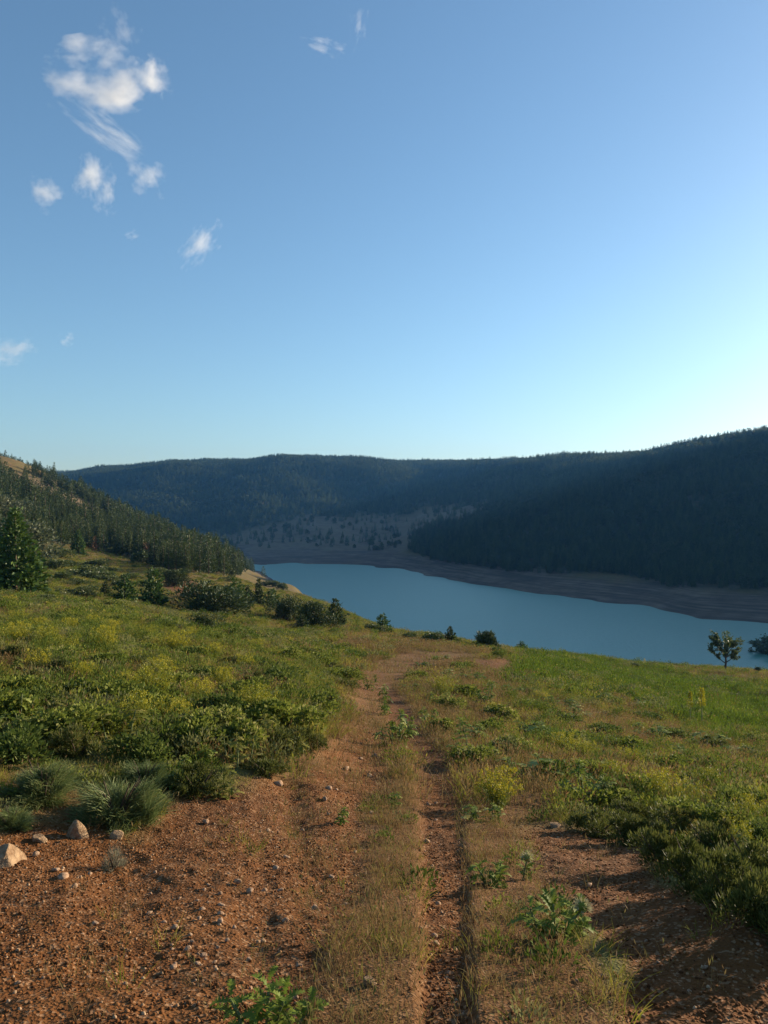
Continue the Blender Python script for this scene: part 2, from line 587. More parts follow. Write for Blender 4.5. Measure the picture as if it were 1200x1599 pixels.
# ------------------------------------------------------------------ layers of ground cover
LUSH = [(820, 1018), (900, 1025), (1000, 1042), (1080, 1058), (1200, 1075), (1500, 1095), (1500, 1165), (1200, 1150), (1120, 1150), (1040, 1120), (960, 1090), (880, 1075), (800, 1062)]
DRYZ = [(520, 1060), (560, 1030), (640, 1012), (760, 1020), (840, 1050), (800, 1110), (780, 1180), (900, 1240), (870, 1290), (800, 1290), (850, 1380), (900, 1460), (940, 1520), (960, 1620), (980, 1900), (330, 1900),
        (470, 1500), (560, 1330), (600, 1230), (600, 1160), (520, 1180), (430, 1215), (380, 1225), (470, 1180), (520, 1120)]
DRYR = [(880, 1100), (980, 1110), (1100, 1150), (1200, 1185), (1400, 1200), (1400, 1230), (1200, 1215), (1080, 1190), (960, 1160), (880, 1130)]
DRYB = [(520, 985), (600, 990), (700, 1005), (820, 1022), (820, 1030), (700, 1022), (600, 1030), (540, 1015)]
DRYS = [(110, 895), (200, 880), (290, 880), (380, 890), (420, 915), (470, 940), (540, 975), (500, 1000), (420, 985), (330, 975), (240, 960), (160, 925)]
DRYL = [(1100, 1045), (1300, 1045), (1300, 1068), (1170, 1064), (1090, 1056)]
CLEAR_LEFT = [(-40, 715), (10, 735), (70, 750), (120, 775), (165, 800), (175, 815), (140, 815), (100, 800), (60, 780), (10, 755), (-40, 745)]
CLEAR_LEFT2 = [(258, 822), (290, 825), (335, 850), (345, 862), (315, 860), (280, 850), (262, 838)]
WOOD_LEFT = [(-60, 745), (20, 745), (60, 740), (110, 768), (160, 780), (210, 800), (260, 815), (310, 840), (350, 862), (378, 885), (375, 899), (330, 899), (270, 893), (205, 873), (130, 852), (60, 852), (20, 850), (-60, 835)]
CLEAR_FAR = [(345, 838), (400, 822), (440, 812), (480, 804), (560, 803), (640, 801), (700, 789), (758, 783), (775, 792), (740, 806), (690, 818), (655, 838), (625, 872), (560, 872), (470, 868), (380, 868)]


def layers(x, y, z):
    px, py = proj(x, y, z)
    r = np.hypot(x, y)
    wob = fbm(x, y, 3.0, 41, 3) * np.clip(300 / np.maximum(r, 4), 3, 40)
    L = {}
    L['dirt'] = dirt_mask(x, y, z)

    def m(poly, w):
        return smooth(-w, w, poly_sd(px, py, poly) + wob * 0.6)
    dry = np.maximum.reduce([m(DRYZ, 25), m(DRYR, 12), m(DRYB, 6), 0.42 * m(DRYS, 10), 0.9 * m(DRYL, 5)])
    patch = smooth(0.0, 0.6, fbm(x, y, 3.2, 47, 3)) * 0.85
    lake_side = smooth(600, 680, px) * smooth(-.45, .35, fbm(x, y, 2.4, 49, 3)) * .8 * (py < 1290)
    dry = np.maximum(dry, np.maximum(patch, lake_side) * (1 - m(LUSH, 8)))
    dry = np.where(r > 140, np.maximum(dry, 0.5), dry)
    L['dry'] = dry
    L['lush'] = m(LUSH, 26) * (r < 200) * smooth(-.95, -.1, fbm(x, y, 5.0, 45, 3))
    L['green'] = np.clip(1 - dry, 0, 1)
    hl = z - LAKE_Z
    L['shore'] = np.where(r > 130, smooth(10.5, 6.5, hl + 2.0 * noise(x, y, 40, 55) + .8 * noise(x, y, 9, 57)), 0)
    near = r < 480
    left = smooth(-3, 3, poly_sd(px, py, WOOD_LEFT) + wob) * near * (y > 60)
    clearing = np.maximum(m(CLEAR_LEFT, 4), m(CLEAR_LEFT2, 4)) * (r > 100) * near
    far_w = smooth(430, 500, r) + ((px > 600) & (r > 250))
    cf = smooth(-5, 8, poly_sd(px, py, CLEAR_FAR) + 6 * noise(x, y, 25, 61)) * (r > 600)
    wood = np.maximum(left * (1 - clearing), np.clip(far_w, 0, 1) * (1 - cf))
    wood = np.where(hl < 7.5 + 2.5 * noise(x, y, 40, 55), 0, wood)
    wood = np.where((px < -60) & (r > 100), 0.8, wood)
    L['wood'] = np.where(r > 90, wood, 0)
    L['bare'] = np.clip(np.maximum(clearing * .7, cf * 0.8), 0, 1)
    return L


# ------------------------------------------------------------------ terrain sheet
def terrain():
    th_f = np.arange(-33, 33.001, 0.17)
    th = np.concatenate([np.arange(-180, -60, 4.0), np.arange(-60, -33, 0.6), th_f, np.arange(33.6, 60, 0.6), np.arange(60, 180, 4.0)])
    rr = [0.6]
    while rr[-1] < 2600:
        r = rr[-1]
        rr.append(r * (1.02 if r < 2 else 1.0045 if r < 14 else 1.0075 if r < 60 else 1.012))
    rr = np.array(rr)
    T, Rr = np.meshgrid(np.radians(th), rr, indexing='ij')
    x = Rr * np.sin(T)
    y = Rr * np.cos(T)
    z = ground(x.ravel(), y.ravel()).reshape(x.shape)
    V = np.stack([x, y, z], -1).reshape(-1, 3)
    nt_, nr = x.shape
    a = np.arange(nt_)
    idx = np.arange(nt_ * nr).reshape(nt_, nr)
    nxt = np.roll(idx, -1, axis=0)
    Q = np.stack([idx[:, :-1], nxt[:, :-1], nxt[:, 1:], idx[:, 1:]], -1).reshape(-1, 4)[:, ::-1]
    L = layers(V[:, 0], V[:, 1], V[:, 2])
    # split the sheet: dirt track, meadow, hills, shores
    c = V[Q].mean(1)
    cd = L['dirt'][Q].mean(1)
    rc = np.hypot(c[:, 0], c[:, 1])
    pxc, _ = proj(c[:, 0], c[:, 1], c[:, 2])
    hl = c[:, 2] - LAKE_Z
    kind = np.zeros(len(Q), int)                       # meadow
    kind[(rc > 150)] = 2                               # hills
    kind[(L['shore'][Q].mean(1) > 0.5) & (rc > 130)] = 3
    kind[(cd > 0.5) & (rc < 60)] = 1
    out = []
    for k, nm in enumerate(('meadow', 'dirt_track', 'hills', 'shore')):
        q = Q[kind == k]
        used, inv = np.unique(q, return_inverse=True)
        me = mesh_from(nm, V[used], [inv.reshape(-1, 4)], M_GROUND, True)
        rv = np.hypot(V[used][:, 0], V[used][:, 1])
        for an in ('dirt', 'green', 'bare', 'wood', 'shore'):
            val = L[an][used]
            if an == 'dirt':                           # thin dry sward lets the red earth show through
                val = np.maximum(val, .6 * L['dry'][used] * smooth(22, 8, rv))
            attr(me, an, val)
        o = obj(nm, me)
        o['kind'] = 'structure'
        out.append(o)
    return out


terrain()


# ------------------------------------------------------------------ lake
def lake():
    m, nt, out = new_mat('turbid_lake_water')
    tc = N(nt, 'ShaderNodeTexCoord')
    mp = N(nt, 'ShaderNodeMapping')
    mp.inputs['Scale'].default_value = (1.0, 0.35, 1)
    mp.inputs['Rotation'].default_value = (0, 0, R(25))
    nt.links.new(tc.outputs['Object'], mp.inputs[0])
    n = noise_tex(nt, 0.8, 4, .65, vec=mp.outputs[0])
    n2 = noise_tex(nt, 0.012, 3, .5, vec=mp.outputs[0])
    col = ramp(nt, n2.outputs['Fac'], [(0.35, (0.088, 0.245, 0.188)), (0.65, (0.100, 0.270, 0.206))])
    p = N(nt, 'ShaderNodeBsdfPrincipled')
    p.inputs['Roughness'].default_value = 0.28
    p.inputs['IOR'].default_value = 1.33
    p.inputs['Specular IOR Level'].default_value = 0.32
    nt.links.new(col, p.inputs['Base Color'])
    b = N(nt, 'ShaderNodeBump')
    b.inputs['Strength'].default_value = 1.0
    b.inputs['Distance'].default_value = 0.16
    nt.links.new(n.outputs['Fac'], b.inputs['Height'])
    nt.links.new(b.outputs[0], p.inputs['Normal'])
    nt.links.new(p.outputs[0], out.inputs['Surface'])
    xs = np.linspace(-400, 600, 41)
    ys = np.linspace(0, 800, 33)
    X, Y = np.meshgrid(xs, ys, indexing='ij')
    V = np.stack([X, Y, np.full(X.shape, LAKE_Z)], -1).reshape(-1, 3)
    i = np.arange(41 * 33).reshape(41, 33)
    Q = np.stack([i[:-1, :-1], i[1:, :-1], i[1:, 1:], i[:-1, 1:]], -1).reshape(-1, 4)
    # keep the sheet where the ground lies below the water level
    zc = base_z(V[:, 0], np.maximum(V[:, 1], 1))
    keep = (zc[Q] < LAKE_Z + 8).any(1)
    q = Q[keep]
    used, inv = np.unique(q, return_inverse=True)
    o = obj('lake', mesh_from('lake', V[used], [inv.reshape(-1, 4)], m))
    o['kind'] = 'structure'


lake()

# ------------------------------------------------------------------ foliage materials
M_DRY = leaf_mat('dry_grass_blades', [(0.15, (0.156, 0.083, 0.034)), (0.4, (0.239, 0.152, 0.065)), (0.62, (0.193, 0.143, 0.052)), (0.85, (0.120, 0.124, 0.036))], 0.35, 0.7, 0.15, 0.45)
M_GREEN = leaf_mat('green_grass_blades', [(0.1, (0.100, 0.121, 0.018)), (0.42, (0.187, 0.197, 0.027)), (0.68, (0.259, 0.236, 0.038)), (0.9, (0.373, 0.281, 0.064))], 0.35, 0.8, 0.08, 0.5)
M_LUSH = leaf_mat('lush_grass_blades', [(0.1, (0.047, 0.078, 0.010)), (0.5, (0.090, 0.138, 0.014)), (0.85, (0.133, 0.171, 0.021))], 0.4, 0.8, 0.08, 0.5)
M_HERB = leaf_mat('herb_leaves', [(0.1, (0.070, 0.098, 0.014)), (0.5, (0.149, 0.180, 0.026)), (0.85, (0.243, 0.245, 0.044))], 0.32, 0.8, 0.08, 0.55)
M_THIS = leaf_mat('thistle_leaves', [(0.1, (0.084, 0.126, 0.015)), (0.5, (0.146, 0.198, 0.024)), (0.78, (0.235, 0.276, 0.050)), (0.93, (0.426, 0.420, 0.154))], 0.36, 0.6, 0.15, 0.25)
M_THIS_PALE = leaf_mat('faded_thistle_leaves', [(0.1, (0.11, 0.13, 0.022)), (0.55, (0.20, 0.20, 0.042)), (0.9, (0.36, 0.30, 0.10))], 0.36, 0.8, 0.06, 0.3)
M_STALK = plain_mat('pale_green_stalk', (0.11, 0.14, 0.05), (0.20, 0.21, 0.09), 20)
M_SPINE = leaf_mat('straw_spines', [(0.2, (0.38, 0.34, 0.17)), (0.8, (0.50, 0.46, 0.26))], 0.2, 0.5, 0.3, 0.2)
M_YEL = leaf_mat('yellow_umbels', [(0.1, (0.221, 0.215, 0.016)), (0.5, (0.344, 0.310, 0.020)), (0.9, (0.451, 0.361, 0.024))], 0.3, 0.6, 0.2, 0.5)
M_YST = leaf_mat('fennel_stems', [(0.1, (0.085, 0.125, 0.022)), (0.5, (0.145, 0.180, 0.028)), (0.9, (0.22, 0.225, 0.040))], 0.35, 0.6, 0.2, 0.4)
M_BROOM = leaf_mat('broom_twigs', [(0.1, (0.071, 0.106, 0.035)), (0.5, (0.121, 0.161, 0.051)), (0.85, (0.184, 0.218, 0.075)), (0.97, (0.287, 0.253, 0.099))], 0.25, 0.6, 0.2, 0.25)
M_CUSH = leaf_mat('cushion_twigs', [(0.1, (0.046, 0.058, 0.013)), (0.5, (0.093, 0.108, 0.023)), (0.85, (0.152, 0.154, 0.038)), (0.97, (0.212, 0.149, 0.057))], 0.32, 0.6, 0.2, 0.25)
M_GREYT = leaf_mat('grey_dry_twigs', [(0.1, (0.15, 0.12, 0.08)), (0.6, (0.26, 0.22, 0.15)), (0.9, (0.20, 0.22, 0.12))], 0.2, 0.7, 0.15, 0.2)
M_PINE = leaf_mat('pine_needles', [(0.1, (0.026, 0.042, 0.011)), (0.5, (0.049, 0.073, 0.018)), (0.9, (0.082, 0.101, 0.029))], 0.22, 0.6, 0.2, 0.65)
M_FIR = leaf_mat('fir_needles', [(0.1, (0.024, 0.052, 0.013)), (0.5, (0.054, 0.101, 0.020)), (0.9, (0.105, 0.156, 0.033))], 0.2, 0.55, 0.25, 0.3)
M_JUN = leaf_mat('juniper_needles', [(0.1, (0.025, 0.041, 0.013)), (0.5, (0.051, 0.074, 0.022)), (0.9, (0.086, 0.103, 0.034))], 0.18, 0.6, 0.2, 0.3)
M_OAK = leaf_mat('broad_leaves', [(0.1, (0.038, 0.062, 0.016)), (0.5, (0.082, 0.110, 0.028)), (0.9, (0.144, 0.150, 0.045))], 0.3, 0.5, 0.3, 0.3)
M_PALE = leaf_mat('pale_olive_leaves', [(0.1, (0.060, 0.078, 0.036)), (0.5, (0.105, 0.122, 0.060)), (0.9, (0.15, 0.155, 0.080))], 0.3, 0.55, 0.25, 0.3)
M_DEAD = leaf_mat('browned_needles', [(0.1, (0.07, 0.032, 0.018)), (0.5, (0.13, 0.060, 0.032)), (0.9, (0.19, 0.10, 0.05))], 0.15, 0.7, 0.15, 0.3)
M_BARK = plain_mat('bark', (0.055, 0.038, 0.026), (0.12, 0.085, 0.058), 6, 0.9, 0.6)
M_ROCK = plain_mat('limestone', (0.15, 0.080, 0.038), (0.40, 0.27, 0.155), 3.5, 0.9, 1.0)
M_ROCKP = plain_mat('pale_stone', (0.20, 0.105, 0.055), (0.43, 0.29, 0.185), 1.2, 0.9, 0.5)


def clod_mat():
    m, nt, out = new_mat('earth_clods')
    oi = N(nt, 'ShaderNodeObjectInfo')
    col = ramp(nt, oi.outputs['Random'], [(0.0, (0.065, 0.026, 0.010)), (0.45, (0.142, 0.055, 0.017)), (0.8, (0.212, 0.092, 0.033)), (0.93, (0.30, 0.165, 0.08)), (1.0, (0.44, 0.30, 0.18))])
    p = N(nt, 'ShaderNodeBsdfPrincipled')
    p.inputs['Roughness'].default_value = 0.95
    p.inputs['Specular IOR Level'].default_value = 0.1
    nt.links.new(col, p.inputs['Base Color'])
    nt.links.new(p.outputs[0], out.inputs['Surface'])
    return m


M_CLOD = clod_mat()


# ------------------------------------------------------------------ shape builders (arrays of vertices and faces)
class B:
    """collects pieces of one mesh"""

    def __init__(self):
        self.V, self.T, self.Q, self.n = [], [], [], 0

    def add(self, V, T=None, Q=None):
        V = np.asarray(V, float).reshape(-1, 3)
        if T is not None and len(T):
            self.T.append(np.asarray(T).reshape(-1, 3) + self.n)
        if Q is not None and len(Q):
            self.Q.append(np.asarray(Q).reshape(-1, 4) + self.n)
        self.V.append(V)
        self.n += len(V)
        return self

    def mesh(self, name, mat, smooth_shade=False):
        return mesh_from(name, np.concatenate(self.V), ([np.concatenate(self.T)] if self.T else []) + ([np.concatenate(self.Q)] if self.Q else []), mat, smooth_shade)


def unit(v):
    return v / np.maximum(np.linalg.norm(v, axis=-1, keepdims=True), 1e-9)


def strips(P, Wd, side):
    """ribbons: centre lines P (n,k,3), half widths Wd (n,k), side vectors (n,3) or (n,k,3)"""
    n, k, _ = P.shape
    if side.ndim == 2:
        side = side[:, None, :]
    A = P + side * Wd[..., None]
    Bp = P - side * Wd[..., None]
    V = np.stack([A, Bp], 2).reshape(-1, 3)
    i = np.arange(n * k * 2).reshape(n, k, 2)
    Q = np.stack([i[:, :-1, 0], i[:, :-1, 1], i[:, 1:, 1], i[:, 1:, 0]], -1).reshape(-1, 4)
    return V, Q


def blades(g, base, dirs, length, width, bend=0.5, k=4, taper=0.12):
    """grass-like ribbons that bow over; base (n,3), dirs (n,3) start directions"""
    n = len(base)
    length = np.broadcast_to(length, (n,))
    width = np.broadcast_to(width, (n,))
    t = np.linspace(0, 1, k)[None, :, None]
    hor = dirs.copy()
    hor[:, 2] = 0
    hor = unit(hor + g.normal(0, .25, (n, 3)) * [1, 1, 0])
    L = length[:, None, None]
    bd = (np.broadcast_to(bend, (n,)) * g.uniform(.4, 1.3, n))[:, None, None]
    P = base[:, None, :] + dirs[:, None, :] * L * t + hor[:, None, :] * L * bd * t ** 2 - np.array([0, 0, 1.0]) * L * bd * 0.45 * t ** 2.2
    side = unit(np.cross(dirs, g.normal(0, 1, (n, 3))))
    Wd = width[:, None] * (1 - (1 - taper) * np.linspace(0, 1, k)[None, :] ** 1.5)
    return strips(P, Wd, side)


def cards(g, c, axis, L, Wd, up=None):
    """small pointed leaves: diamonds at c along axis"""
    n = len(c)
    L = np.broadcast_to(L, (n,))[:, None]
    Wd = np.broadcast_to(Wd, (n,))[:, None]
    axis = unit(axis)
    ref = g.normal(0, 1, (n, 3)) if up is None else up + g.normal(0, .35, (n, 3))
    s = unit(np.cross(axis, ref))
    V = np.stack([c, c + axis * L * .45 + s * Wd, c + axis * L, c + axis * L * .45 - s * Wd], 1).reshape(-1, 3)
    return V, np.arange(4 * n).reshape(n, 4)


def sphere_dirs(g, n, zmin=-1.0):
    z = g.uniform(zmin, 1, n)
    a = g.uniform(0, 2 * math.pi, n)
    q = np.sqrt(1 - z * z)
    return np.stack([q * np.cos(a), q * np.sin(a), z], -1)


def tube(pts, rad, sides=6):
    pts = np.asarray(pts, float)
    rad = np.asarray(rad, float)
    n = len(pts)
    tan = np.gradient(pts, axis=0)
    tan = unit(tan)
    ref = np.array([1.0, 0, 0]) if abs(tan[0][0]) < .8 else np.array([0, 1.0, 0])
    u = unit(np.cross(tan, ref))
    v = np.cross(tan, u)
    a = np.linspace(0, 2 * math.pi, sides, endpoint=False)
    V = pts[:, None, :] + rad[:, None, None] * (np.cos(a)[None, :, None] * u[:, None, :] + np.sin(a)[None, :, None] * v[:, None, :])
    i = np.arange(n * sides).reshape(n, sides)
    j = np.roll(i, -1, axis=1)
    Q = np.stack([i[:-1], j[:-1], j[1:], i[1:]], -1).reshape(-1, 4)
    return V.reshape(-1, 3), Q


def ico(sub=1):
    import bmesh
    bm = bmesh.new()
    bmesh.ops.create_icosphere(bm, subdivisions=sub, radius=1)
    V = np.array([v.co[:] for v in bm.verts])
    T = np.array([[v.index for v in f.verts] for f in bm.faces])
    bm.free()
    return V, T


def rock_mesh(name, seed, mat, sub=2, rough=.28, flat=.7, cut=5):
    """a broken stone: a ball planed off by a few random faces, then roughened"""
    g = np.random.default_rng(seed)
    V, T = ico(sub)
    for _ in range(cut):
        nrm = sphere_dirs(g, 1, -.3)[0]
        d = g.uniform(.45, .8)
        h = V @ nrm
        V = V - np.maximum(h - d, 0)[:, None] * nrm
    V = V * (1 + rough * .35 * g.normal(0, 1, (len(V), 1)) * .5)
    V[:, 2] *= flat
    return mesh_from(name, V, [T], mat, False)


# ------------------------------------------------------------------ scattering of countless things
PROTO = bpy.data.collections.new('scatter_sources')


def scatter(name, protos, P, rotz, scl, idx, tilt=None):
    """one object that strews copies of the given meshes over points"""
    col = bpy.data.collections.new(name + '_sources')
    for k, me in enumerate(protos):
        o = bpy.data.objects.new('%s_source_%02d' % (name, k), me)
        col.objects.link(o)
    me = bpy.data.meshes.new(name)
    me.vertices.add(len(P))
    me.vertices.foreach_set('co', np.asarray(P, np.float32).ravel())
    rot = np.zeros((len(P), 3))
    rot[:, 2] = rotz
    if tilt is not None:
        rot[:, :2] = tilt
    attr(me, 'rot', rot, 'FLOAT_VECTOR')
    scl = np.asarray(scl, float)
    if scl.ndim == 1:
        scl = np.repeat(scl[:, None], 3, 1)
    attr(me, 'scl', scl, 'FLOAT_VECTOR')
    attr(me, 'idx', idx, 'INT')
    o = obj(name, me)
    ng = bpy.data.node_groups.new(name + '_strew', 'GeometryNodeTree')
    ng.interface.new_socket('Geometry', in_out='INPUT', socket_type='NodeSocketGeometry')
    ng.interface.new_socket('Geometry', in_out='OUTPUT', socket_type='NodeSocketGeometry')
    gi = ng.nodes.new('NodeGroupInput')
    go = ng.nodes.new('NodeGroupOutput')
    ci = ng.nodes.new('GeometryNodeCollectionInfo')
    ci.inputs['Collection'].default_value = col
    ci.inputs['Separate Children'].default_value = True
    ci.inputs['Reset Children'].default_value = True
    ip = ng.nodes.new('GeometryNodeInstanceOnPoints')
    ip.inputs['Pick Instance'].default_value = True

    def na(nm, dt):
        n = ng.nodes.new('GeometryNodeInputNamedAttribute')
        n.data_type = dt
        n.inputs['Name'].default_value = nm
        return n.outputs['Attribute']
    ng.links.new(gi.outputs[0], ip.inputs['Points'])
    ng.links.new(ci.outputs[0], ip.inputs['Instance'])
    ng.links.new(na('idx', 'INT'), ip.inputs['Instance Index'])
    e2r = ng.nodes.new('FunctionNodeEulerToRotation')
    ng.links.new(na('rot', 'FLOAT_VECTOR'), e2r.inputs[0])
    ng.links.new(e2r.outputs[0], ip.inputs['Rotation'])
    ng.links.new(na('scl', 'FLOAT_VECTOR'), ip.inputs['Scale'])
    ng.links.new(ip.outputs[0], go.inputs[0])
    md = o.modifiers.new('strew', 'NODES')
    md.node_group = ng
    o['kind'] = 'stuff'
    return o


# ------------------------------------------------------------------ trees
def conifer(seed, whorls, per, sprays, R0, spray_l, spray_w, shape=0.85, droop=-.1, low=.04, jitter=.22):
    """crown of unit height: whorls of branches set with needle sprays, and a trunk"""
    g = np.random.default_rng(seed)
    b = B()
    for w in range(whorls):
        h = low + (1 - low) * (w / whorls) ** 0.95
        Rw = R0 * (1 - h) ** shape + .012
        n = max(3, int(per * (0.55 + 0.45 * (1 - h))))
        a0 = g.uniform(0, 6.28)
        for k in range(n):
            a = a0 + 6.2832 * k / n + g.normal(0, .25)
            Lb = Rw * g.uniform(1 - jitter * 1.6, 1 + jitter)
            el = droop + 0.55 * h + g.normal(0, .12)
            d = np.array([math.cos(a) * math.cos(el), math.sin(a) * math.cos(el), math.sin(el)])
            m = max(2, int(sprays * Lb / R0 + 1.5))
            t = np.sqrt(g.uniform(.04, 1, m))
            c = np.array([0, 0, h]) + d[None] * (Lb * t)[:, None] + np.array([0, 0, 1.]) * (0.35 * Lb * t ** 2.5)[:, None] * .4
            c += g.normal(0, .012, c.shape)
            ax = d[None] + g.normal(0, .55, (m, 3)) + np.array([0, 0, .25])
            sz = g.uniform(.6, 1.25, m) * (0.6 + .4 * (1 - h))
            b.add(*_nv(cards(g, c, ax, spray_l * sz, spray_w * sz)))
    top = np.array([[0, 0, .93], [0, 0, .96], [0, 0, .9]])
    b.add(*_nv(cards(g, top, np.array([[0, 0, 1.], [.1, 0, 1], [-.1, .1, 1]]), .09, .012)))
    V, Q = tube([[0, 0, -.03], [0, 0, .35], [0.004, 0, .7], [0, 0, .97]], [.022, .017, .010, .002], 5)
    tb = B().add(V, None, Q)
    return b, tb


def _nv(vq):
    return vq[0], None, vq[1]


def bush(seed, lobes, cards_n, leaf_l, leaf_w, rx=.5, top=1.0, upright=.4, inner=.35):
    """leafy bush of unit height from several rounded lobes of loose leaves, gaps between"""
    g = np.random.default_rng(seed)
    b = B()
    tb = B()
    for k in range(lobes):
        a = g.uniform(0, 6.28)
        q = rx * math.sqrt(g.uniform(0, .55)) * (k > 0)
        rl = g.uniform(.22, .36) * (top if k else top * 1.1)
        hz = g.uniform(.16, .66) * top if k else .5 * top
        c0 = np.array([q * math.cos(a), q * math.sin(a), hz])
        m = cards_n // lobes
        dv = sphere_dirs(g, m, -.75)
        rad = rl * (inner + (1 - inner) * g.uniform(0, 1, m) ** .4) * (1 + .18 * np.sin(dv[:, 0] * 7 + k) * np.sin(dv[:, 2] * 6))
        c = c0 + dv * rad[:, None] * [rx / .5, rx / .5, 1.05]
        c[:, 2] = np.maximum(c[:, 2], 0.01)
        ax = dv + g.normal(0, .5, (m, 3)) + np.array([0, 0, upright])
        b.add(*_nv(cards(g, c, ax, leaf_l * g.uniform(.6, 1.3, m), leaf_w * g.uniform(.6, 1.3, m))))
        mid = np.array([c0[0] * .35, c0[1] * .35, hz * .5])
        V, Q = tube([[0, 0, -.04], mid, c0 + [0, 0, rl * .5]], [.03, .018, .005], 5)
        tb.add(V, None, Q)
    return b, tb


def broadleaf(seed, limbs=9, leaf_l=.045, leaf_w=.014, clear=.2, spread=.34, per_twig=42):
    """small orchard-like tree of unit height: clear trunk, ascending limbs, leaves along twigs"""
    g = np.random.default_rng(seed)
    b = B()
    tb = B()
    V, Q = tube([[0, 0, -.03], [.01, 0, clear * .6], [0, .005, clear * 1.2], [0.01, 0, .55], [0, 0, .85]], [.032, .026, .022, .014, .004], 7)
    tb.add(V, None, Q)
    for k in range(limbs):
        h = clear + (0.62 - clear) * (k / limbs)
        a = k * 2.4 + g.normal(0, .3)
        reach = spread * g.uniform(.7, 1.1) * (1 - .35 * k / limbs)
        tipz = min(1.0, h + g.uniform(.22, .42))
        p0 = np.array([0, 0, h])
        p2 = np.array([reach * math.cos(a), reach * math.sin(a), tipz])
        p1 = p0 * .5 + p2 * .5 + np.array([math.cos(a), math.sin(a), -.5]) * .05
        t = np.linspace(0, 1, 6)[:, None]
        cl = (1 - t) ** 2 * p0 + 2 * t * (1 - t) * p1 + t ** 2 * p2
        V, Q = tube(cl, np.linspace(.014, .003, 6), 5)
        tb.add(V, None, Q)
        for j in range(9):
            tt = g.uniform(.3, 1.0)
            s = (1 - tt) ** 2 * p0 + 2 * tt * (1 - tt) * p1 + tt ** 2 * p2
            d = unit(np.array([math.cos(a), math.sin(a), .9]) + g.normal(0, .6, 3))
            Lt = g.uniform(.07, .17)
            V, Q = tube([s, s + d * Lt], [.003, .001], 3)
            tb.add(V, None, Q)
            m = per_twig
            q = g.uniform(0, 1.05, m)[:, None]
            c = s + d * Lt * q + g.normal(0, .014, (m, 3))
            b.add(*_nv(cards(g, c, d + g.normal(0, .7, (m, 3)), leaf_l * g.uniform(.7, 1.2, m), leaf_w * g.uniform(.7, 1.2, m))))
    m = 260
    c = np.stack([g.normal(0, .06, m), g.normal(0, .06, m), g.uniform(.5, 1.0, m)], -1)
    b.add(*_nv(cards(g, c, g.normal(0, .6, (m, 3)) + [0, 0, 1], leaf_l, leaf_w)))
    return b, tb


def plant(name, crown_me, trunk_me, loc, scale, rz, label, cat, group, crown='crown', trunk='trunk'):
    o = empty(name, loc, rz, scale)
    tag(o, label, cat, group)
    if trunk_me is not None:
        obj(trunk, trunk_me, o)
    obj(crown, crown_me, o)
    return o


# pines of the woods, six forms
PINES = []
for k in range(6):
    c, t = conifer(100 + k, 18 + k % 3, 9, 6, (.17, .20, .15, .19, .23, .16)[k], .065, .024, (.75, .6, .9, .7, .5, .8)[k], -.05, .06 + .05 * (k % 3))
    PINES.append((c.mesh('pine_crown_%d' % k, M_PINE), t.mesh('pine_trunk_%d' % k, M_BARK)))
PINE_ONE = []
for k in range(6):
    me = PINES[k][0].copy()
    me.materials.append(M_BARK)
    PINE_ONE.append(me)


M_FOR2 = leaf_mat('light_forest_leaves', [(0.1, (0.029, 0.044, 0.014)), (0.5, (0.056, 0.074, 0.023)), (0.9, (0.086, 0.098, 0.036))], 0.25, 0.6, 0.2, 0.6)
for k in range(3):
    c, t = bush(150 + k, 5, 260, .16, .06, .36, .95, .3, .45)
    PINE_ONE.append(c.mesh('forest_broadleaf_%d' % k, M_FOR2))


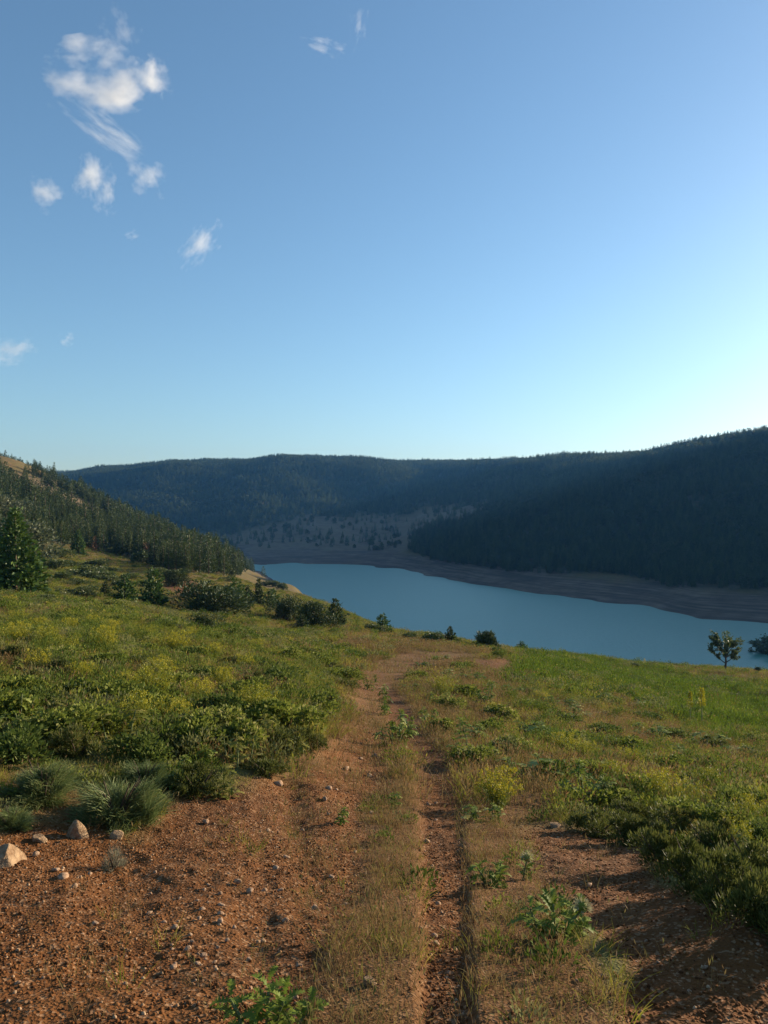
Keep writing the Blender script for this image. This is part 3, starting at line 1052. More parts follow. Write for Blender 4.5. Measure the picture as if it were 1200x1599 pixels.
def forest():
    g = np.random.default_rng(5)
    pts = []
    # wooded ground from the near slope out to the ridges
    n = 260000
    th = np.radians(g.uniform(-29, 29, n))
    r = np.sqrt(g.uniform(100 ** 2, 1750 ** 2, n))
    x, y = r * np.sin(th), r * np.cos(th)
    z = ground(x, y, False)
    L = layers(x, y, z)
    dens = L['wood'] * np.where(r < 480, 1.0, np.where(r < 800, .62, .40))
    sparse = np.where((L['bare'] > .3) & (L['shore'] < .1), .012, 0) + np.where((r > 420) & (L['shore'] < .2) & (L['wood'] < .5), .02, 0)
    clump = smooth(-.9, .3, fbm(x, y, 35, 71, 2))
    keep = g.uniform(0, 1, n) < np.maximum(dens * (0.35 + .65 * clump), sparse) * np.where(r < 480, 1.0, 1.0)
    x, y, z, r = x[keep], y[keep], z[keep], r[keep]
    # extra, closer planting on the near wood
    n2 = 42000
    x2 = g.uniform(-210, 0, n2)
    y2 = g.uniform(100, 470, n2)
    z2 = ground(x2, y2, False)
    L2 = layers(x2, y2, z2)
    k2 = g.uniform(0, 1, n2) < L2['wood'] * .24 * (0.3 + .7 * smooth(-.8, .2, fbm(x2, y2, 22, 75, 2))) + .035 * L2['bare']
    x, y, z = np.append(x, x2[k2]), np.append(y, y2[k2]), np.append(z, z2[k2])
    r = np.hypot(x, y)
    px0 = proj(x, y, z)[0]
    h = np.where(r < 480, g.uniform(2.6, 5.4, len(x)) * (.75 + r / 700) * np.where(g.uniform(0, 1, len(x)) < .12, 1.35, 1.0), g.uniform(4.8, 9.6, len(x)) * np.where((px0 > 850) & (r > 600), 1.15, 1.0))
    px, py = proj(x, y, z)
    vis = np.zeros(len(x), bool)
    inf = (px > -30) & (px < 1230)
    vis[inf] = visible(x[inf], y[inf], z[inf], h[inf])
    x, y, z, h, r, px, py = (a[vis] for a in (x, y, z, h, r, px, py))
    # keep the ranks apart a little
    size = h / y
    order = np.argsort(-size)
    rot = g.uniform(0, 6.28, len(x))
    kind = g.integers(0, 6, len(x))
    inframe = (px > 2) & (px < 1198)
    cand = [i for i in order if inframe[i]][:300]
    cs = set(cand)
    for i in cand:
        kk = kind[i]
        wide = g.uniform(.65, 1.4)
        uphill = z[i] > 6
        o = plant('pine_tree', PINES[kk][0], PINES[kk][1], (x[i], y[i], z[i]), (h[i] * wide, h[i] * wide, h[i]), rot[i],
                  'slim dark green pine packed in the wood across the near hillside', 'pine tree', 'pines of the near hillside wood')
        bits = ('tall ' if h[i] > 5.2 else 'small ' if h[i] < 3.8 else 'middling ') + ('broad' if kk in (1, 4) else 'slim')
        where = ('at the lakeside tip of the hillside wood' if px[i] > 300 else 'by the bare strip high on the wooded hillside' if py[i] < 800 else 'at the lower edge of the hillside wood' if y[i] < 165 else 'packed inside the hillside wood')
        o['label'] = bits + ' dark pine ' + where
    rest = np.array([i for i in range(len(x)) if i not in cs])
    leafy = (fbm(x, y, 60, 83, 3) > .28) & (g.uniform(0, 1, len(x)) < .7) & (r > 300) | (g.uniform(0, 1, len(x)) < .06)
    kind = np.where(leafy, 6 + kind % 3, kind)
    h = np.where(leafy, h * .75, h)
    wide = np.where(r[rest] < 480, g.uniform(.65, 1.4, len(rest)), g.uniform(.9, 1.35, len(rest)))
    sc = np.stack([h[rest] * wide, h[rest] * wide, h[rest]], -1)
    o = scatter('forest', PINE_ONE, np.stack([x[rest], y[rest], z[rest] - .1], -1), rot[rest], sc, kind[rest])
    tag(o, 'dark pine forest covering the hills across the lake', 'forest')
    print('forest', len(x))


forest()


# conifers, junipers, bushes standing singly on the slopes
FIRS = []
for k in range(3):
    c, t = conifer(200 + k, 34, 13, 18, .31, .075, .022, .95, -.14, .01, .26)
    FIRS.append((c.mesh('fir_crown_%d' % k, M_FIR), t.mesh('fir_trunk_%d' % k, M_BARK)))
YOUNG = []
for k in range(4):
    c, t = conifer(220 + k, 20, 10, 13, (.36, .42, .34, .40)[k], .12, .036, (.8, .6, .7, .5)[k], .05, .01, .4)
    YOUNG.append((c.mesh('young_conifer_crown_%d' % k, M_FIR if k % 2 else M_JUN), t.mesh('young_conifer_trunk_%d' % k, M_BARK)))
c, t = conifer(231, 12, 7, 6, .34, .13, .03, .6, 0, .05, .4)
DEADT = (c.mesh('browned_crown', M_DEAD), t.mesh('browned_trunk', M_BARK))
JUNI = []
for k in range(3):
    c, t = bush(240 + k, 9, 4200, .075, .014, .52, .95, .9, .3)
    JUNI.append((c.mesh('juniper_crown_%d' % k, M_JUN), t.mesh('juniper_trunk_%d' % k, M_BARK)))
OAKB = []
for k in range(3):
    c, t = bush(250 + k, 8, 2400, .085, .030, .55, .9, .35, .35)
    OAKB.append((c.mesh('bush_crown_%d' % k, M_OAK), t.mesh('bush_trunk_%d' % k, M_BARK)))
UPR = []
for k in range(2):
    c, t = bush(260 + k, 10, 2600, .16, .016, .42, .85, 2.2, .3)
    UPR.append((c.mesh('upright_bush_crown_%d' % k, M_JUN), t.mesh('upright_bush_trunk_%d' % k, M_BARK)))
PALE = []
for k in range(2):
    c, t = bush(270 + k, 11, 6000, .055, .018, .50, .95, .3, .4)
    PALE.append((c.mesh('pale_crown_%d' % k, M_PALE), t.mesh('pale_trunk_%d' % k, M_BARK)))
ORCH = []
for k in range(2):
    c, t = broadleaf(280 + k, 11 + k, clear=(.2, .27)[k])
    ORCH.append((c.mesh('broadleaf_crown_%d' % k, M_OAK), t.mesh('broadleaf_trunk_%d' % k, M_BARK)))


def stand(name, src, px, row, hpx, wpx, label, cat, group=None, d=None, nat_w=.8, rz=None, crown='crown', trunk='trunk', sink=.02):
    """plant whose foot is seen at (px, row); its size follows from its distance"""
    if d is None:
        p = hit(px, row)
    else:
        x = (px - 600) / F * d
        p = np.array([x, d, gz(x, d)])
    s = p[1] / F
    h = hpx * s
    w = wpx * s / nat_w
    return plant(name, src[0], src[1], (p[0], p[1], p[2] - sink * h), (w, w, h), random.uniform(0, 6.28) if rz is None else rz, label, cat, group, crown, trunk)


G_CON = 'young conifers scattered on the open slope'
G_BSH = 'bushes scattered on the open slope'
stand('fir_tree', FIRS[0], 24, 926, 134, 118, 'big broad dark green fir with branches to the ground beside pale trees', 'fir tree')
stand('fir_tree', FIRS[1], -25, 905, 105, 95, 'dark fir crowding the back of the big broad fir', 'fir tree')
stand('conifer', FIRS[2], 123, 867, 40, 32, 'solitary pointed dark conifer at the foot of the pine wood', 'conifer', G_CON)
for px, row, h, w, k in ((195, 944, 46, 36, 1), (240, 948, 58, 40, 3), (165, 932, 24, 22, 2), (368, 948, 44, 36, 1), (387, 946, 32, 26, 0), (404, 948, 44, 22, 2), (424, 951, 30, 28, 3)):
    stand('young_conifer', YOUNG[k], px, row, h, w, 'small young conifer in the scattered row above the near meadow', 'conifer', G_CON)
stand('juniper', JUNI[0], 322, 962, 62, 88, 'wide rounded dark juniper, largest bush on the open slope', 'juniper')
stand('juniper', JUNI[1], 318, 990, 38, 40, 'small dark bush just downhill of the wide rounded juniper', 'juniper')
stand('juniper', JUNI[2], 272, 916, 32, 42, 'bright green young conifer thicket above the wide rounded juniper', 'conifer', G_CON)
stand('juniper', JUNI[1], 446, 968, 44, 40, 'dark bush between the row of young conifers and the twin bushes', 'bush', G_BSH)
stand('juniper', JUNI[2], 497, 980, 46, 50, 'broad dark bush of the touching pair at the brink above the lake', 'bush', G_BSH)
stand('young_conifer', YOUNG[2], 524, 979, 44, 36, 'conifer of the touching pair at the brink above the lake', 'conifer', G_CON)
stand('young_conifer', YOUNG[0], 473, 985, 26, 26, 'small dark shrub at the foot of the touching pair', 'bush', G_BSH)
stand('young_conifer', YOUNG[3], 598, 990, 30, 24, 'dark conifer alone on the brink above the middle of the lake', 'conifer', G_CON)
stand('bush', OAKB[0], 588, 990, 20, 22, 'low dark bush leaning on the lone conifer at the brink', 'bush', G_BSH)
stand('bush', OAKB[1], 676, 1006, 22, 26, 'low leafy bush at the brink beyond the end of the track', 'bush', G_BSH)
stand('young_conifer', YOUNG[0], 703, 1006, 28, 22, 'ragged dark shrub touching the low leafy bush at the brink', 'bush', G_BSH)
stand('bush', UPR[0], 763, 1014, 34, 34, 'upright bush with many spiky tips against the lake', 'bush', G_BSH)
stand('bush', UPR[1], 783, 1017, 10, 18, 'small dark tuft of shrub beside the spiky upright bush', 'bush', G_BSH)
stand('young_conifer', YOUNG[1], 815, 1019, 17, 18, 'tiny cone-shaped conifer against the lake above the lush grass', 'conifer', G_CON)
stand('young_conifer', YOUNG[2], 652, 984, 9, 8, 'tiny conifer on the steep bank just above the water', 'conifer', G_CON)
stand('bush', OAKB[2], 641, 999, 13, 18, 'tiny dark bush beside the low leafy bush at the brink', 'bush', G_BSH)
stand('young_conifer', YOUNG[0], 567, 968, 10, 8, 'tiny conifer near the twin bushes at the brink', 'conifer', G_CON)
stand('broadleaf_tree', ORCH[0], 1134, 1048, 62, 50, 'small leafy tree with a bare trunk standing against the lake', 'tree', None, nat_w=.75)
stand('broadleaf_tree', ORCH[1], 1204, 1050, 60, 62, 'small leafy tree half out of view beyond the other lakeside tree', 'tree', None, nat_w=.75)
stand('bush', OAKB[0], 988, 1042, 9, 16, 'tiny dark bush on the rim of the lush grass against the lake', 'bush', G_BSH)
stand('bush', UPR[0], 1183, 1051, 11, 9, 'tiny shrub between the two lakeside trees', 'bush', G_BSH)
stand('pale_tree', PALE[0], 24, 845, 82, 86, 'broad pale olive tree behind the big fir', 'tree', d=105)
stand('pale_tree', PALE[1], 30, 800, 52, 48, 'pale olive tree further uphill behind the broad one', 'tree', d=170)
stand('pale_tree', PALE[0], -10, 800, 66, 60, 'pale olive tree at the top of the pale clump', 'tree', d=150)
for px, row, h, w, k in ((93, 872, 20, 30, 0), (84, 890, 22, 32, 1), (152, 886, 16, 26, 0), (182, 866, 14, 20, 2), (120, 934, 20, 40, 1), (155, 908, 20, 34, 2), (135, 902, 22, 40, 0), (168, 912, 18, 26, 1),
                        (60, 915, 20, 24, 2), (218, 881, 26, 20, 0), (415, 915, 9, 12, 1), (430, 917, 12, 14, 2), (442, 922, 14, 12, 0), (100, 905, 14, 22, 2), (205, 905, 12, 20, 1), (300, 935, 14, 20, 0), (110, 885, 12, 24, 1), (135, 925, 12, 22, 0), (70, 940, 14, 26, 2), (230, 920, 12, 20, 2), (255, 940, 12, 22, 1), (345, 925, 12, 20, 0), (285, 897, 10, 18, 2), (175, 895, 12, 22, 0),
                        (355, 908, 9, 16, 1), (245, 895, 10, 18, 0), (125, 915, 14, 26, 1), (190, 918, 14, 24, 2)):
    o_ = stand('bush', OAKB[k], px, row, h, w, 'low dark green bush on the open slope below the pine wood', 'bush', G_BSH)
    o_['label'] = ('wide' if w > 29 else 'small') + ' low dark bush on the open slope ' + ('by the lake end' if px > 400 else 'under the pine wood edge' if row < 892 else 'near the big broad fir' if px < 110 else 'among the young conifers')
stand('browned_conifer', DEADT, 228, 878, 30, 20, 'reddish brown dying conifer at the lower edge of the pine wood', 'conifer')
stand('browned_conifer', DEADT, 148, 862, 24, 16, 'small reddish dying conifer near the solitary pointed conifer', 'conifer')


# ------------------------------------------------------------------ plants of the near ground
def thistle_leaf(g, L, droop, wide, k=9):
    """one lobed, spiny leaf along +x, arching"""
    t = np.linspace(0, 1, k)
    x = L * t * (1 - .12 * t)
    zc = L * (0.55 * t - droop * t ** 2)
    P = np.stack([x, np.zeros(k), zc], -1)
    w = wide * L * np.sin(np.pi * np.clip(t * .9 + .08, 0, 1)) ** .8
    zig = np.where(np.arange(k) % 2 == 1, 1.0, .30)
    w = w * zig
    w[-1] = .002
    V = []
    for i in range(k):
        lift = .35 * w[i] + g.normal(0, .02 * L)
        fwd = .25 * w[i]
        V += [P[i], P[i] + [fwd, w[i], lift], P[i] + [fwd, -w[i], lift * .8]]
    V = np.array(V)
    Q = []
    for i in range(k - 1):
        a, b2 = 3 * i, 3 * (i + 1)
        Q += [(a, b2, b2 + 1, a + 1), (a, a + 2, b2 + 2, b2)]
    return V, np.array(Q)


def place_leaf(V, az, pitch, at):
    cp, sp = math.cos(pitch), math.sin(pitch)
    V = V @ np.array([[cp, 0, sp], [0, 1, 0], [-sp, 0, cp]])
    ca, sa = math.cos(az), math.sin(az)
    return V @ np.array([[ca, sa, 0], [-sa, ca, 0], [0, 0, 1]]) + at


def thistle(seed, n, stems):
    """leaves of a whole thistle clump of unit width, and its stems"""
    g = np.random.default_rng(seed)
    b, tb = B(), B()
    for s in range(stems):
        a = g.uniform(0, 6.28)
        q = .22 * math.sqrt(g.uniform(0, 1)) * (stems > 1)
        h = g.uniform(.35, .75)
        p0 = np.array([q * math.cos(a), q * math.sin(a), -.03])
        p1 = p0 * [1.5, 1.5, 0] + [g.normal(0, .05), g.normal(0, .05), h]
        V, Q = tube([p0, (p0 + p1) / 2 + g.normal(0, .01, 3), p1], [.014, .011, .007], 5)
        tb.add(V, None, Q)
        for k in range(n // stems):
            t = g.uniform(0, 1) ** .8
            at = p0 + (p1 - p0) * t
            V, Q = thistle_leaf(g, g.uniform(.17, .34) * (1.1 - .45 * t), g.uniform(.35, .8), g.uniform(.20, .34), 7)
            b.add(place_leaf(V, g.uniform(0, 6.28), g.normal(.1, .25) - .5 * t, at), None, Q)
        m = 26
        dv = unit(sphere_dirs(g, m, -.2))
        V, Q = cards(g, np.repeat(p1[None], m, 0), dv, .085, .006)
        b.add(V, None, Q)
    return b, tb


def fennel(seed, n):
    """airy yellow umbellifer of unit height: stems, thread leaves, flat flower sprays"""
    g = np.random.default_rng(seed)
    sb, fb = B(), B()
    a = g.uniform(0, 6.28, n)
    q = .12 * np.sqrt(g.uniform(0, 1, n))
    base = np.stack([q * np.cos(a), q * np.sin(a), np.full(n, -.02)], -1)
    lean = g.uniform(.05, .75, n)
    d = unit(np.stack([np.cos(a) * lean, np.sin(a) * lean, np.ones(n)], -1))
    L = g.uniform(.55, 1.0, n)
    sb.add(*_nv(blades(g, base, d, L, .006, .12, 4, .5)))
    tip = base + d * L[:, None]
    m = n * 7
    i = g.integers(0, n, m)
    t = g.uniform(.1, .9, m)
    c = base[i] + d[i] * (L[i] * t)[:, None]
    sb.add(*_nv(cards(g, c, g.normal(0, 1, (m, 3)) + [0, 0, .8], g.uniform(.10, .22, m), .006)))
    m = n * 16
    i = g.integers(0, n, m)
    rad = g.uniform(0, .085, m)
    aa = g.uniform(0, 6.28, m)
    c = tip[i] + np.stack([rad * np.cos(aa), rad * np.sin(aa), g.normal(-.02, .035, m)], -1)
    fb.add(*_nv(cards(g, c, g.normal(0, 1, (m, 3)), g.uniform(.024, .052, m), .014)))
    return fb, sb


def broom(seed, n, width=.010, spread=.75, bend=.35, twig=3, tw=.004):
    """shrub of many fine upright twigs; unit height"""
    g = np.random.default_rng(seed)
    b, tb = B(), B()
    nst = 9
    for k in range(nst):
        a = g.uniform(0, 6.28)
        tip = np.array([math.cos(a) * .3, math.sin(a) * .3, g.uniform(.35, .6)])
        V, Q = tube([[0, 0, -.05], tip * .5 + [0, 0, .02], tip], [.02, .013, .005], 5)
        tb.add(V, None, Q)
    nl = 42
    lob = sphere_dirs(g, nl, -.05)
    lc = lob * g.uniform(.25, .62, (nl, 1)) * [spread, spread, .85]
    lc[:, 2] = np.maximum(lc[:, 2] - .08, .0)
    ld = unit(lob * [1, 1, .5] + [-.15, 0, .8] + g.normal(0, .25, (nl, 3)))
    ll = g.uniform(.15, .32, nl)
    i = g.integers(0, nl, n)
    d = unit(ld[i] + g.normal(0, .27, (n, 3)))
    base = lc[i] + g.normal(0, .045, (n, 3))
    base[:, 2] = np.maximum(base[:, 2], -.02)
    b.add(*_nv(blades(g, base, d, ll[i] * g.uniform(.6, 1.15, n), width * .5, bend, 3, .3)))
    return b, tb


def cushion(seed, n, leaf_l=.10, leaf_w=.012, spread=.7):
    """dense low thorny cushion; unit height"""
    g = np.random.default_rng(seed)
    b, tb = B(), B()
    for k in range(7):
        a = g.uniform(0, 6.28)
        tip = np.array([math.cos(a) * .45, math.sin(a) * .45, g.uniform(.3, .6)])
        V, Q = tube([[0, 0, -.05], tip * .5 + [0, 0, .02], tip], [.022, .013, .005], 5)
        tb.add(V, None, Q)
    nl = 24
    ld = sphere_dirs(g, nl, .0)
    lc = ld * [spread * .72, spread * .62, .55] * g.uniform(.35, 1.25, (nl, 1))
    i = g.integers(0, nl, n)
    dv = sphere_dirs(g, n, -.5)
    c = lc[i] + dv * (g.uniform(.07, .24, nl)[i] * g.uniform(.2, 1.1, n) ** .4)[:, None]
    c[:, 2] = np.maximum(c[:, 2], .01)
    b.add(*_nv(cards(g, c, dv + [0, 0, .9] + g.normal(0, .4, (n, 3)), leaf_l * g.uniform(.6, 1.4, n), leaf_w)))
    return b, tb


THIS = []
for k in range(5):
    f, s_ = thistle(300 + k, (44, 60, 60, 90, 80)[k], (2, 4, 4, 7, 6)[k])
    THIS.append((f.mesh('thistle_leaves_%d' % k, M_THIS_PALE if k == 2 else M_THIS), s_.mesh('thistle_stem_%d' % k, M_STALK)))
FENN = []
for k in range(4):
    f, s_ = fennel(320 + k, (90, 60, 120, 75)[k])
    FENN.append((f.mesh('fennel_flowers_%d' % k, M_YEL), s_.mesh('fennel_stems_%d' % k, M_YST)))
BROOM = []
for k in range(3):
    f, s_ = broom(340 + k, 5200, .008)
    BROOM.append((f.mesh('broom_twigs_%d' % k, M_BROOM), s_.mesh('broom_stem_%d' % k, M_BARK)))
CUSH = []
for k in range(4):
    f, s_ = cushion(350 + k, 4200, .085, .010)
    CUSH.append((f.mesh('cushion_foliage_%d' % k, M_CUSH), s_.mesh('cushion_stem_%d' % k, M_BARK)))
f, s_ = broom(360, 900, .010, .8, .2)
GREYT = (f.mesh('grey_twigs', M_GREYT), s_.mesh('grey_stem', M_BARK))


KEEP = []
MARKS = []


def mark(o, words):
    MARKS.append((o.location[0], o.location[1], words))
    return o


def by_landmark(o, base):
    x, y = o.location[0], o.location[1]
    d, w = min((math.hypot(x - mx, y - my), w) for mx, my, w in MARKS)
    span = max(.5, .06 * y)
    rel = 'right beside' if d < span else 'close to' if d < 3 * span else 'some way from'
    o['label'] = base + ' ' + rel + ' ' + w
    return o




def grow(name, src, px, row, hpx, wpx, label, cat, group, nat_w, crown, trunk, d=None):
    o = stand(name, src, px, row, hpx, wpx, label, cat, group, d, nat_w, None, crown, trunk, .03)
    KEEP.append((o.location[0], o.location[1], .42 * o.scale[0] * nat_w))
    return o


# --- shrubs
G_BR = 'broom shrubs on the bank above the bare earth'
grow('broom_shrub', BROOM[0], 182, 1280, 132, 176, 'big blue-green broom shrub overhanging the bank beside the standing stone', 'shrub', None, 1.45, 'twigs', 'stem')
grow('broom_shrub', BROOM[1], 68, 1245, 96, 160, 'blue-green broom shrub on the bank above the pale boulder', 'shrub', None, 1.45, 'twigs', 'stem')
grow('broom_shrub', BROOM[2], 15, 1292, 56, 90, 'low broom shrub growing just over the pale boulder', 'shrub', None, 1.45, 'twigs', 'stem')
grow('broom_shrub', BROOM[0], 225, 1228, 84, 96, 'small broom shrub tucked behind the big overhanging one', 'shrub', None, 1.45, 'twigs', 'stem')
grow('dry_twig_tuft', GREYT, 178, 1358, 58, 62, 'grey dry twiggy tuft on the bare earth below the big broom', 'shrub', None, 1.45, 'twigs', 'stem')
grow('cushion_shrub', CUSH[0], 308, 1238, 78, 95, 'dark thorny cushion shrub at the edge of the bare earth', 'shrub', None, 1.25, 'foliage', 'stem')
grow('cushion_shrub', CUSH[1], 432, 1178, 72, 110, 'broad dark green cushion shrub where the track narrows', 'shrub', None, 1.25, 'foliage', 'stem')
grow('cushion_shrub', CUSH[2], 418, 1212, 50, 78, 'dark cushion shrub below the broad one where the track narrows', 'shrub', None, 1.25, 'foliage', 'stem')
grow('cushion_shrub', CUSH[3], 478, 1172, 54, 66, 'round cushion shrub next to dry grass where the track narrows', 'shrub', None, 1.25, 'foliage', 'stem')
grow('cushion_shrub', CUSH[0], 268, 1180, 60, 80, 'dark cushion shrub among pale thistles on the uphill bank', 'shrub', None, 1.25, 'foliage', 'stem')
for w_, x_, y_ in (('the pale boulder', 2, 1352), ('the big broom shrub', 178, 1292), ('the spot where the track narrows', 500, 1180), ('the bright yellow flowering bush', 776, 1262), ('the two mullein spikes', 1090, 1132),
                   ('the wide rounded juniper', 322, 962), ('the big broad fir', 22, 925), ('the lone conifer at the brink', 598, 990), ('the cushion shrub row', 1150, 1430), ('the thistle with the straw-spined head', 876, 1468),
                   ('the crest where the track ends', 650, 1030), ('the pale dirt hump', 785, 1045), ('the upright ochre stone', 124, 1306), ('the grey twiggy tuft', 178, 1358), ('the pale thistle rosette', 405, 1598), ('the tawny stone', 577, 1540), ('the low spreading thistle', 772, 1382), ('the lakeside tree', 1134, 1048), ('the spiky upright bush', 763, 1014), ('the reddish patch stone', 866, 1293), ('the broad dark green cushion', 432, 1178), ('the lone bare-earth thistle', 525, 1284)):
    q_ = hit(x_, y_)
    MARKS.append((q_[0], q_[1], w_))
for px, row, h, w, k in ((120, 1180, 55, 80, 1), (350, 1165, 45, 60, 2), (45, 1085, 40, 80, 3), (150, 1120, 36, 60, 0), (330, 1120, 34, 60, 1), (250, 1095, 30, 60, 3), (20, 1035, 36, 60, 2), (500, 1105, 30, 50, 0),
                        (540, 1080, 24, 44, 1), (450, 1085, 28, 60, 2), (520, 1052, 18, 40, 3), (420, 1052, 22, 50, 0), (360, 1040, 20, 46, 2), (210, 1045, 24, 56, 1), (90, 1055, 26, 60, 0), (470, 1022, 14, 34, 2), (400, 1075, 26, 54, 3)):
    by_landmark(grow('cushion_shrub', CUSH[k], px, row, h * 1.5, w * 1.25, 'dark green cushion shrub among grass and flowers on the uphill bank', 'shrub', 'cushion shrubs on the uphill bank', 1.25, 'foliage', 'stem'), 'dark cushion shrub on the uphill bank')
for px, row, h, w, k in ((935, 1302, 40, 84, 0), (985, 1318, 52, 84, 1), (1035, 1350, 66, 92, 2), (1085, 1385, 78, 100, 3), (1140, 1410, 88, 112, 0), (1200, 1445, 96, 120, 1), (1060, 1308, 54, 90, 3), (1120, 1340, 64, 96, 2), (1180, 1372, 70, 100, 0),
                        (990, 1280, 34, 70, 2), (1255, 1480, 100, 120, 3)):
    o_ = grow('cushion_shrub', CUSH[k], px, row, h * 1.45, w * 1.15, 'dark cushion shrub in the thick row shading the bare side patch', 'shrub', 'cushion shrubs along the bare side patch', 1.25, 'foliage', 'stem')
    o_['label'] = ('big' if h > 75 else 'small' if h < 52 else 'middling') + ' cushion shrub in the thick row ' + ('at the edge of' if row > 1240 + (px - 900) * .62 + 30 else 'behind others along') + ' the bare side patch'
for px, row, h, w, k in ((965, 1165, 26, 60, 1), (1125, 1172, 34, 64, 2), (1190, 1212, 26, 40, 3), (1100, 1078, 12, 40, 0), (1160, 1092, 14, 60, 1), (1060, 1064, 9, 36, 2), (1195, 1085, 14, 40, 3), (905, 1046, 9, 30, 0)):
    by_landmark(grow('cushion_shrub', CUSH[k], px, row, h, w, 'low dark cushion shrub on the grassy lakeside slope', 'shrub', 'cushion shrubs on the lakeside slope', 1.25, 'foliage', 'stem'), 'low cushion shrub on the lakeside slope')

# --- yellow umbellifers
UP_F = 'yellow-green feathery flowering plant in the meadow uphill of the track'
DN_F = 'yellow-green feathery flowering plant in the meadow on the lake side'
grow('yellow_fennel', FENN[2], 776, 1262, 66, 92, 'bright yellow flowering bush beside the rut with a thistle at its foot', 'flowering plant', None, 1.35, 'flowers', 'stems')
grow('yellow_fennel', FENN[0], 690, 1090, 36, 56, 'yellow flowering plant next to the rut where it turns towards the crest', 'flowering plant', None, 1.35, 'flowers', 'stems')
for px, row, h, w, k in ((215, 1140, 52, 74, 0), (275, 1135, 44, 60, 1), (240, 1095, 50, 80, 2), (312, 1105, 42, 54, 3), (165, 1022, 40, 46, 2), (108, 1028, 34, 44, 1), (145, 985, 22, 30, 0), (175, 992, 22, 30, 3), (60, 1052, 36, 50, 1), (75, 1012, 30, 50, 0),
                        (130, 1072, 36, 46, 3), (200, 1085, 34, 44, 1), (275, 1020, 30, 54, 2), (300, 1002, 20, 34, 0), (382, 1048, 26, 40, 1), (402, 1020, 20, 40, 3), (25, 1010, 34, 50, 2), (335, 1032, 24, 40, 0), (455, 1062, 22, 36, 2), (30, 975, 22, 40, 1),
                        (250, 1060, 32, 50, 3), (110, 990, 22, 36, 2), (400, 1122, 46, 70, 0), (60, 990, 24, 36, 3), (350, 1080, 34, 44, 2), (230, 1000, 22, 36, 1), (445, 1010, 14, 26, 0), (520, 1005, 10, 22, 2), (15, 945, 14, 30, 3), (85, 955, 14, 30, 1)):
    by_landmark(grow('yellow_fennel', FENN[k], px, row, h * 1.2, w * 1.1, UP_F, 'flowering plant', 'feathery yellow plants of the uphill meadow', 1.35, 'flowers', 'stems'), 'feathery yellow plant uphill of the track')
for px, row, h, w, k in ((1030, 1256, 56, 90, 0), (1075, 1262, 50, 70, 1), (885, 1178, 34, 60, 2), (915, 1190, 36, 50, 3), (985, 1202, 34, 50, 0), (1150, 1330, 60, 70, 1), (1110, 1240, 40, 60, 2), (960, 1225, 40, 60, 3), (1170, 1290, 50, 60, 0), (845, 1095, 18, 34, 1), (770, 1120, 26, 36, 3)):
    by_landmark(grow('yellow_fennel', FENN[k], px, row, h, w, DN_F, 'flowering plant', 'feathery yellow plants of the lake side meadow', 1.35, 'flowers', 'stems'), 'feathery yellow plant on the lake side')

# --- leafy green clumps between the grasses
M_CLUMP = leaf_mat('clump_leaves', [(0.1, (0.077, 0.104, 0.016)), (0.5, (0.147, 0.177, 0.026)), (0.8, (0.220, 0.233, 0.045)), (0.95, (0.373, 0.332, 0.120))], 0.36, 0.7, 0.12, 0.3)
M_CLUMP2 = leaf_mat('dark_clump_leaves', [(0.1, (0.045, 0.070, 0.014)), (0.5, (0.088, 0.120, 0.022)), (0.85, (0.15, 0.175, 0.038))], 0.34, 0.7, 0.12, 0.3)
CLUMP = []
for k in range(5):
    f, s_ = bush(900 + k, (9, 7, 11, 8, 10)[k], (1500, 1200, 1900, 1400, 1700)[k], (.11, .14, .09, .12, .10)[k], (.034, .028, .030, .040, .026)[k], .62, .85, .55, .3)
    CLUMP.append((f.mesh('clump_leaves_%d' % k, (M_CLUMP, M_CLUMP2, M_CLUMP, M_CLUMP, M_CLUMP2)[k]), s_.mesh('clump_stem_%d' % k, M_STALK)))
for px, row, h, w, k in ((30, 1190, 52, 70, 1), (95, 1155, 48, 70, 2), (165, 1105, 36, 60, 0), (225, 1195, 50, 66, 4), (330, 1150, 44, 66, 2), (300, 1175, 44, 60, 0), (355, 1125, 40, 60, 4), (410, 1135, 40, 60, 3), (465, 1145, 40, 56, 0), (490, 1120, 34, 50, 2),
                        (440, 1070, 28, 50, 1), (380, 1095, 32, 54, 2), (320, 1070, 28, 50, 4), (270, 1080, 28, 50, 0), (200, 1110, 34, 56, 1), (120, 1100, 34, 56, 3), (60, 1110, 36, 60, 4), (20, 1095, 36, 56, 0), (530, 1065, 22, 44, 2), (500, 1040, 18, 40, 0),
                        (400, 1045, 20, 44, 4), (300, 1030, 20, 44, 1), (220, 1025, 20, 44, 2), (160, 1045, 24, 48, 3), (90, 1035, 24, 46, 0), (40, 1000, 20, 40, 2), (100, 975, 16, 36, 1), (190, 975, 14, 32, 0), (250, 985, 16, 36, 4), (330, 1005, 16, 36, 2), (450, 1030, 16, 36, 3), (550, 1030, 13, 32, 1),
                        (145, 1150, 44, 60, 2), (250, 1125, 36, 54, 3), (5, 1130, 46, 60, 3), (375, 1170, 40, 50, 3), (180, 950, 12, 30, 2), (60, 945, 12, 30, 4), (350, 985, 12, 28, 0), (420, 1000, 13, 30, 2)):
    by_landmark(grow('leafy_clump', CLUMP[k], px, row, h * 1.4, w * 1.3, '', 'plant', 'leafy clumps of the uphill meadow', 1.1, 'leaves', 'stem'), ('dark' if k in (1, 4) else 'bright') + ' leafy clump uphill of the track')
